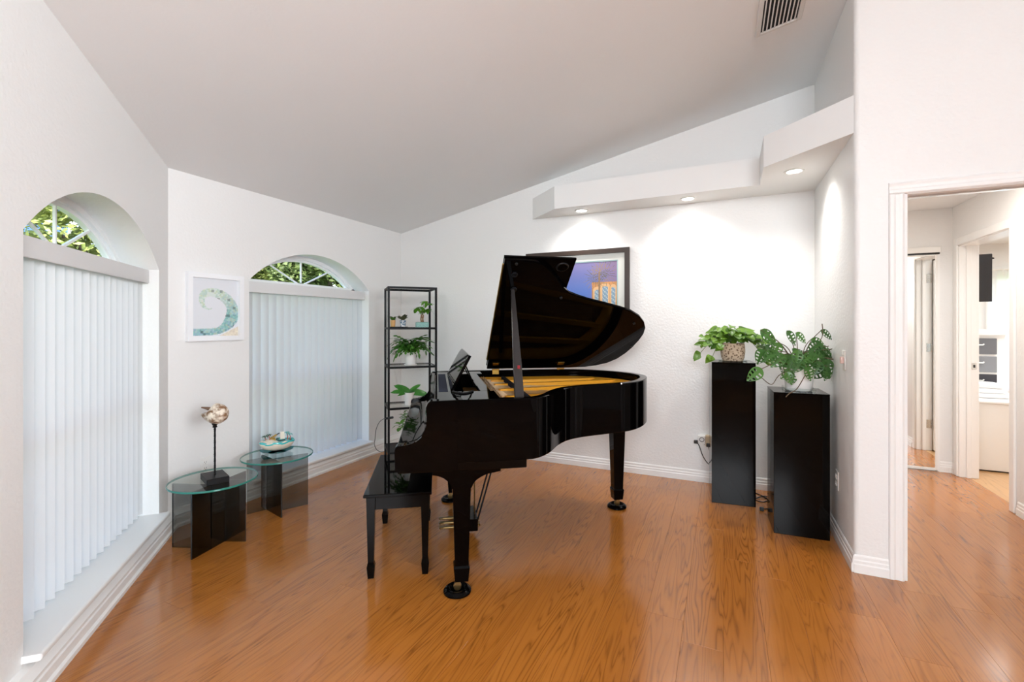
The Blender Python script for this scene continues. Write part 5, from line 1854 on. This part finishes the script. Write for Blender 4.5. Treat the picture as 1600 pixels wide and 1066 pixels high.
bm = B(); tube(bm, [(-.10, .022, 0), (-.12, .10, 0), tvm @ Vector((2.20, 7.02, 1.87)), tvm @ Vector((2.032, 7.02, 1.87))], .018, 8); obj('wall_arm', bm, M['metal_black'], tv)
wl = thing('wall_lamp', 'dark bracket lamp with amber glass beside the bedroom television', 'lamp', (3.10, 8.06, 2.11))
bm = B(); tube(bm, [(-.10, .138, .10), (-.10, 0, .10)], .012, 8); lathe(bm, [(0, 0), (.035, 0), (.035, .012), (0, .012)], 14, mtx=Matrix.Translation((-.10, .139, .10)) @ Matrix.Rotation(PI / 2, 4, 'X')); obj('wall_mount', bm, M['metal_black'], wl)
bm = B(); tube(bm, [(-.10, 0, .10), (0, 0, .10), (.06, -.02, .10)], .012, 8); lathe(bm, [(0, 0), (.026, .004), (.026, .02), (0, .03)], 14, (.06, -.02, .088)); obj('bracket', bm, M['metal_black'], wl)
bm = B(); lathe(bm, [(.02, .02), (.05, 0), (.055, -.06), (.035, -.09), (0, -.095)], 18, (-.02, 0, .03)); obj('amber_shade', bm, M['amber'], wl, 50)
bm = B(); lathe(bm, [(.058, -.07), (.06, -.09), (.045, -.14), (0, -.15)], 14, (-.02, 0, .03)); obj('lamp_cage', bm, M['metal_black'], wl, 50)
wb = bpy.data.objects.new('window_3', None); C.objects.link(wb); wb['kind'] = 'structure'; wb['label'] = 'bright curtained bedroom window at the far right'
bm = B()
box(bm, 3.2, 4.6, 8.22, 8.27, .5, .55); box(bm, 3.2, 4.6, 8.22, 8.27, 1.97, 2.02); box(bm, 3.2, 3.25, 8.22, 8.27, .55, 1.97); box(bm, 4.55, 4.6, 8.22, 8.27, .55, 1.97); box(bm, 3.25, 4.55, 8.23, 8.26, 1.22, 1.27)
obj('window_frame', bm, M['vinyl'], wb)
bm = B(); bm.faces.new([bm.verts.new(p) for p in ((3.25, 8.245, .55), (4.55, 8.245, .55), (4.55, 8.245, 1.97), (3.25, 8.245, 1.97))]); obj('pane', bm, M['pane'], wb)
bm = B(); box(bm, 3.16, 4.64, 8.15, 8.22, .475, .50, .004); obj('window_sill', bm, M['sill'], wb)
cu = thing('sheer_curtain', 'white sheer curtain over the bright bedroom window', 'curtain', (3.9, 8.13, 2.07))
bm = B()
prev = None
for k in range(91):
    x = -.76 + 1.52 * k / 90
    y = .016 * math.sin(k * 1.1)
    a = (bm.verts.new((x, y, -.005)), bm.verts.new((x, y * 1.3, -1.62)))
    if prev: bm.faces.new((prev[0], a[0], a[1], prev[1]))
    prev = a
obj('curtain_fabric', bm, M['sheer'], cu, 80)
bm = B(); tube(bm, [(-.77, 0, 0), (.82, 0, 0)], .010, 8); tube(bm, [(-.70, 0, 0), (-.70, .069, 0)], .006, 6); tube(bm, [(.75, 0, 0), (.75, .069, 0)], .006, 6); obj('curtain_rod', bm, M['plastic_w'], cu)

# ------------------------------------------------------------------ outside
bm = B(); box(bm, -40, 40, -40, 40, -.29, -.26)
lawn = obj('lawn', bm, M['grass']); tag(lawn, 'green lawn outside the arched windows', 'lawn', kind='stuff')
def leaf_cloud(name, parent, m, centers, n, seed, size):
    r_ = random.Random(seed)
    verts, faces = [], []
    for _ in range(n):
        c, rad = r_.choice(centers)
        while True:
            v = Vector((r_.uniform(-1, 1), r_.uniform(-1, 1), r_.uniform(-1, 1)))
            if .35 < v.length < 1: break
        v = v.normalized() * (v.length ** .45)
        p = Vector(c) + Vector((v.x * rad[0], v.y * rad[1], v.z * rad[2]))
        d = Vector((r_.gauss(0, 1), r_.gauss(0, 1), r_.gauss(0, .6))).normalized()
        e = d.cross(Vector((r_.gauss(0, 1), r_.gauss(0, 1), r_.gauss(0, 1)))).normalized()
        s = size * r_.uniform(.6, 1.3)
        i = len(verts)
        verts += [p - d * s, p + e * s * .42, p + d * s, p - e * s * .42]
        faces.append((i, i + 1, i + 2, i + 3))
    me = bpy.data.meshes.new(name)
    me.from_pydata(verts, [], faces)
    me.materials.append(m)
    at = me.attributes.new('v', 'FLOAT', 'FACE')
    o = bpy.data.objects.new(name, me); C.objects.link(o); o.parent = parent
    o['kind'] = 'stuff'
    return o
def tree(loc, h, r_, mname, label, seed, group='trees outside the windows'):
    t = thing('tree', label, 'tree', (loc[0], loc[1], -.249), 0, group)
    rr = random.Random(seed)
    bm = B()
    tube(bm, catmull([(0, 0, .002), (0, 0, .12), (.05, .03, h * .2), (-.04, .02, h * .42), (.03, 0, h * .62)], 4), .14, 10, taper=.5)
    for k in range(5):
        a = 2 * PI * k / 5 + rr.random()
        tube(bm, [(0, 0, h * (.28 + .05 * k)), (math.cos(a) * r_ * .4, math.sin(a) * r_ * .4, h * (.45 + .05 * k)), (math.cos(a) * r_ * .8, math.sin(a) * r_ * .8, h * (.5 + .06 * k))], .05, 6, taper=.4)
    obj('trunk', bm, M['tree_bark'], t, 50)
    cs_ = [((0, 0, h * .62), (r_ * .75, r_ * .75, h * .32))]
    for k in range(9):
        a = 2 * PI * k / 9 + rr.random() * .5
        cs_.append(((math.cos(a) * r_ * .62, math.sin(a) * r_ * .62, h * rr.uniform(.35, .85)), (r_ * .45, r_ * .45, h * .17)))
    leaf_cloud('crown', t, M[mname], cs_, 48000, seed, .06)
    return t
tree((-9.6, 4.6, -.25), 5.0, 1.75, 'crown_light', 'sunlit yellow green tree outside the nearest window', 1)
tree((-10.4, 8.4, -.25), 5.6, 1.9, 'crown_light', 'light green tree farther right outside the nearest window', 2)
tree((-7.0, 6.7, -.25), 4.6, 1.1, 'crown_dark', 'slender green oak between the two windows outside', 3)
tree((-10.0, 12.6, -.25), 5.8, 2.1, 'crown_dark', 'darker green oak at right outside the far window', 4)
tree((-6.9, 10.05, -.25), 4.4, 1.55, 'crown_dark', 'small dark oak nearest the far window', 6)
hs = thing('house', 'blue sided neighbouring house seen through the nearest arch', 'house', (-14.5, 3.1, -.25), R(20))
bm = B(); box(bm, -4, 2.4, -5, 1.2, 0, 4.4); obj('wall', bm, M['siding'], hs)
for k in range(21):
    bm = B(); box(bm, 2.4, 2.42, -5, 1.2, k * .2, k * .2 + .19); obj('siding_board', bm, M['siding'], hs)
bm = B(); box(bm, 2.38, 2.46, 1.12, 1.26, 0, 4.4); obj('corner_trim', bm, M['trim'], hs)
bm = B(); box(bm, 2.42, 2.47, -5, 1.2, 2.55, 2.75); obj('band_trim', bm, M['trim'], hs)
bm = B(); prism(bm, [(-5.4, 4.4), (1.6, 4.4), (-1.9, 6.2)], -4.4, 2.8, axis='x'); obj('roof', bm, M['roofing'], hs)
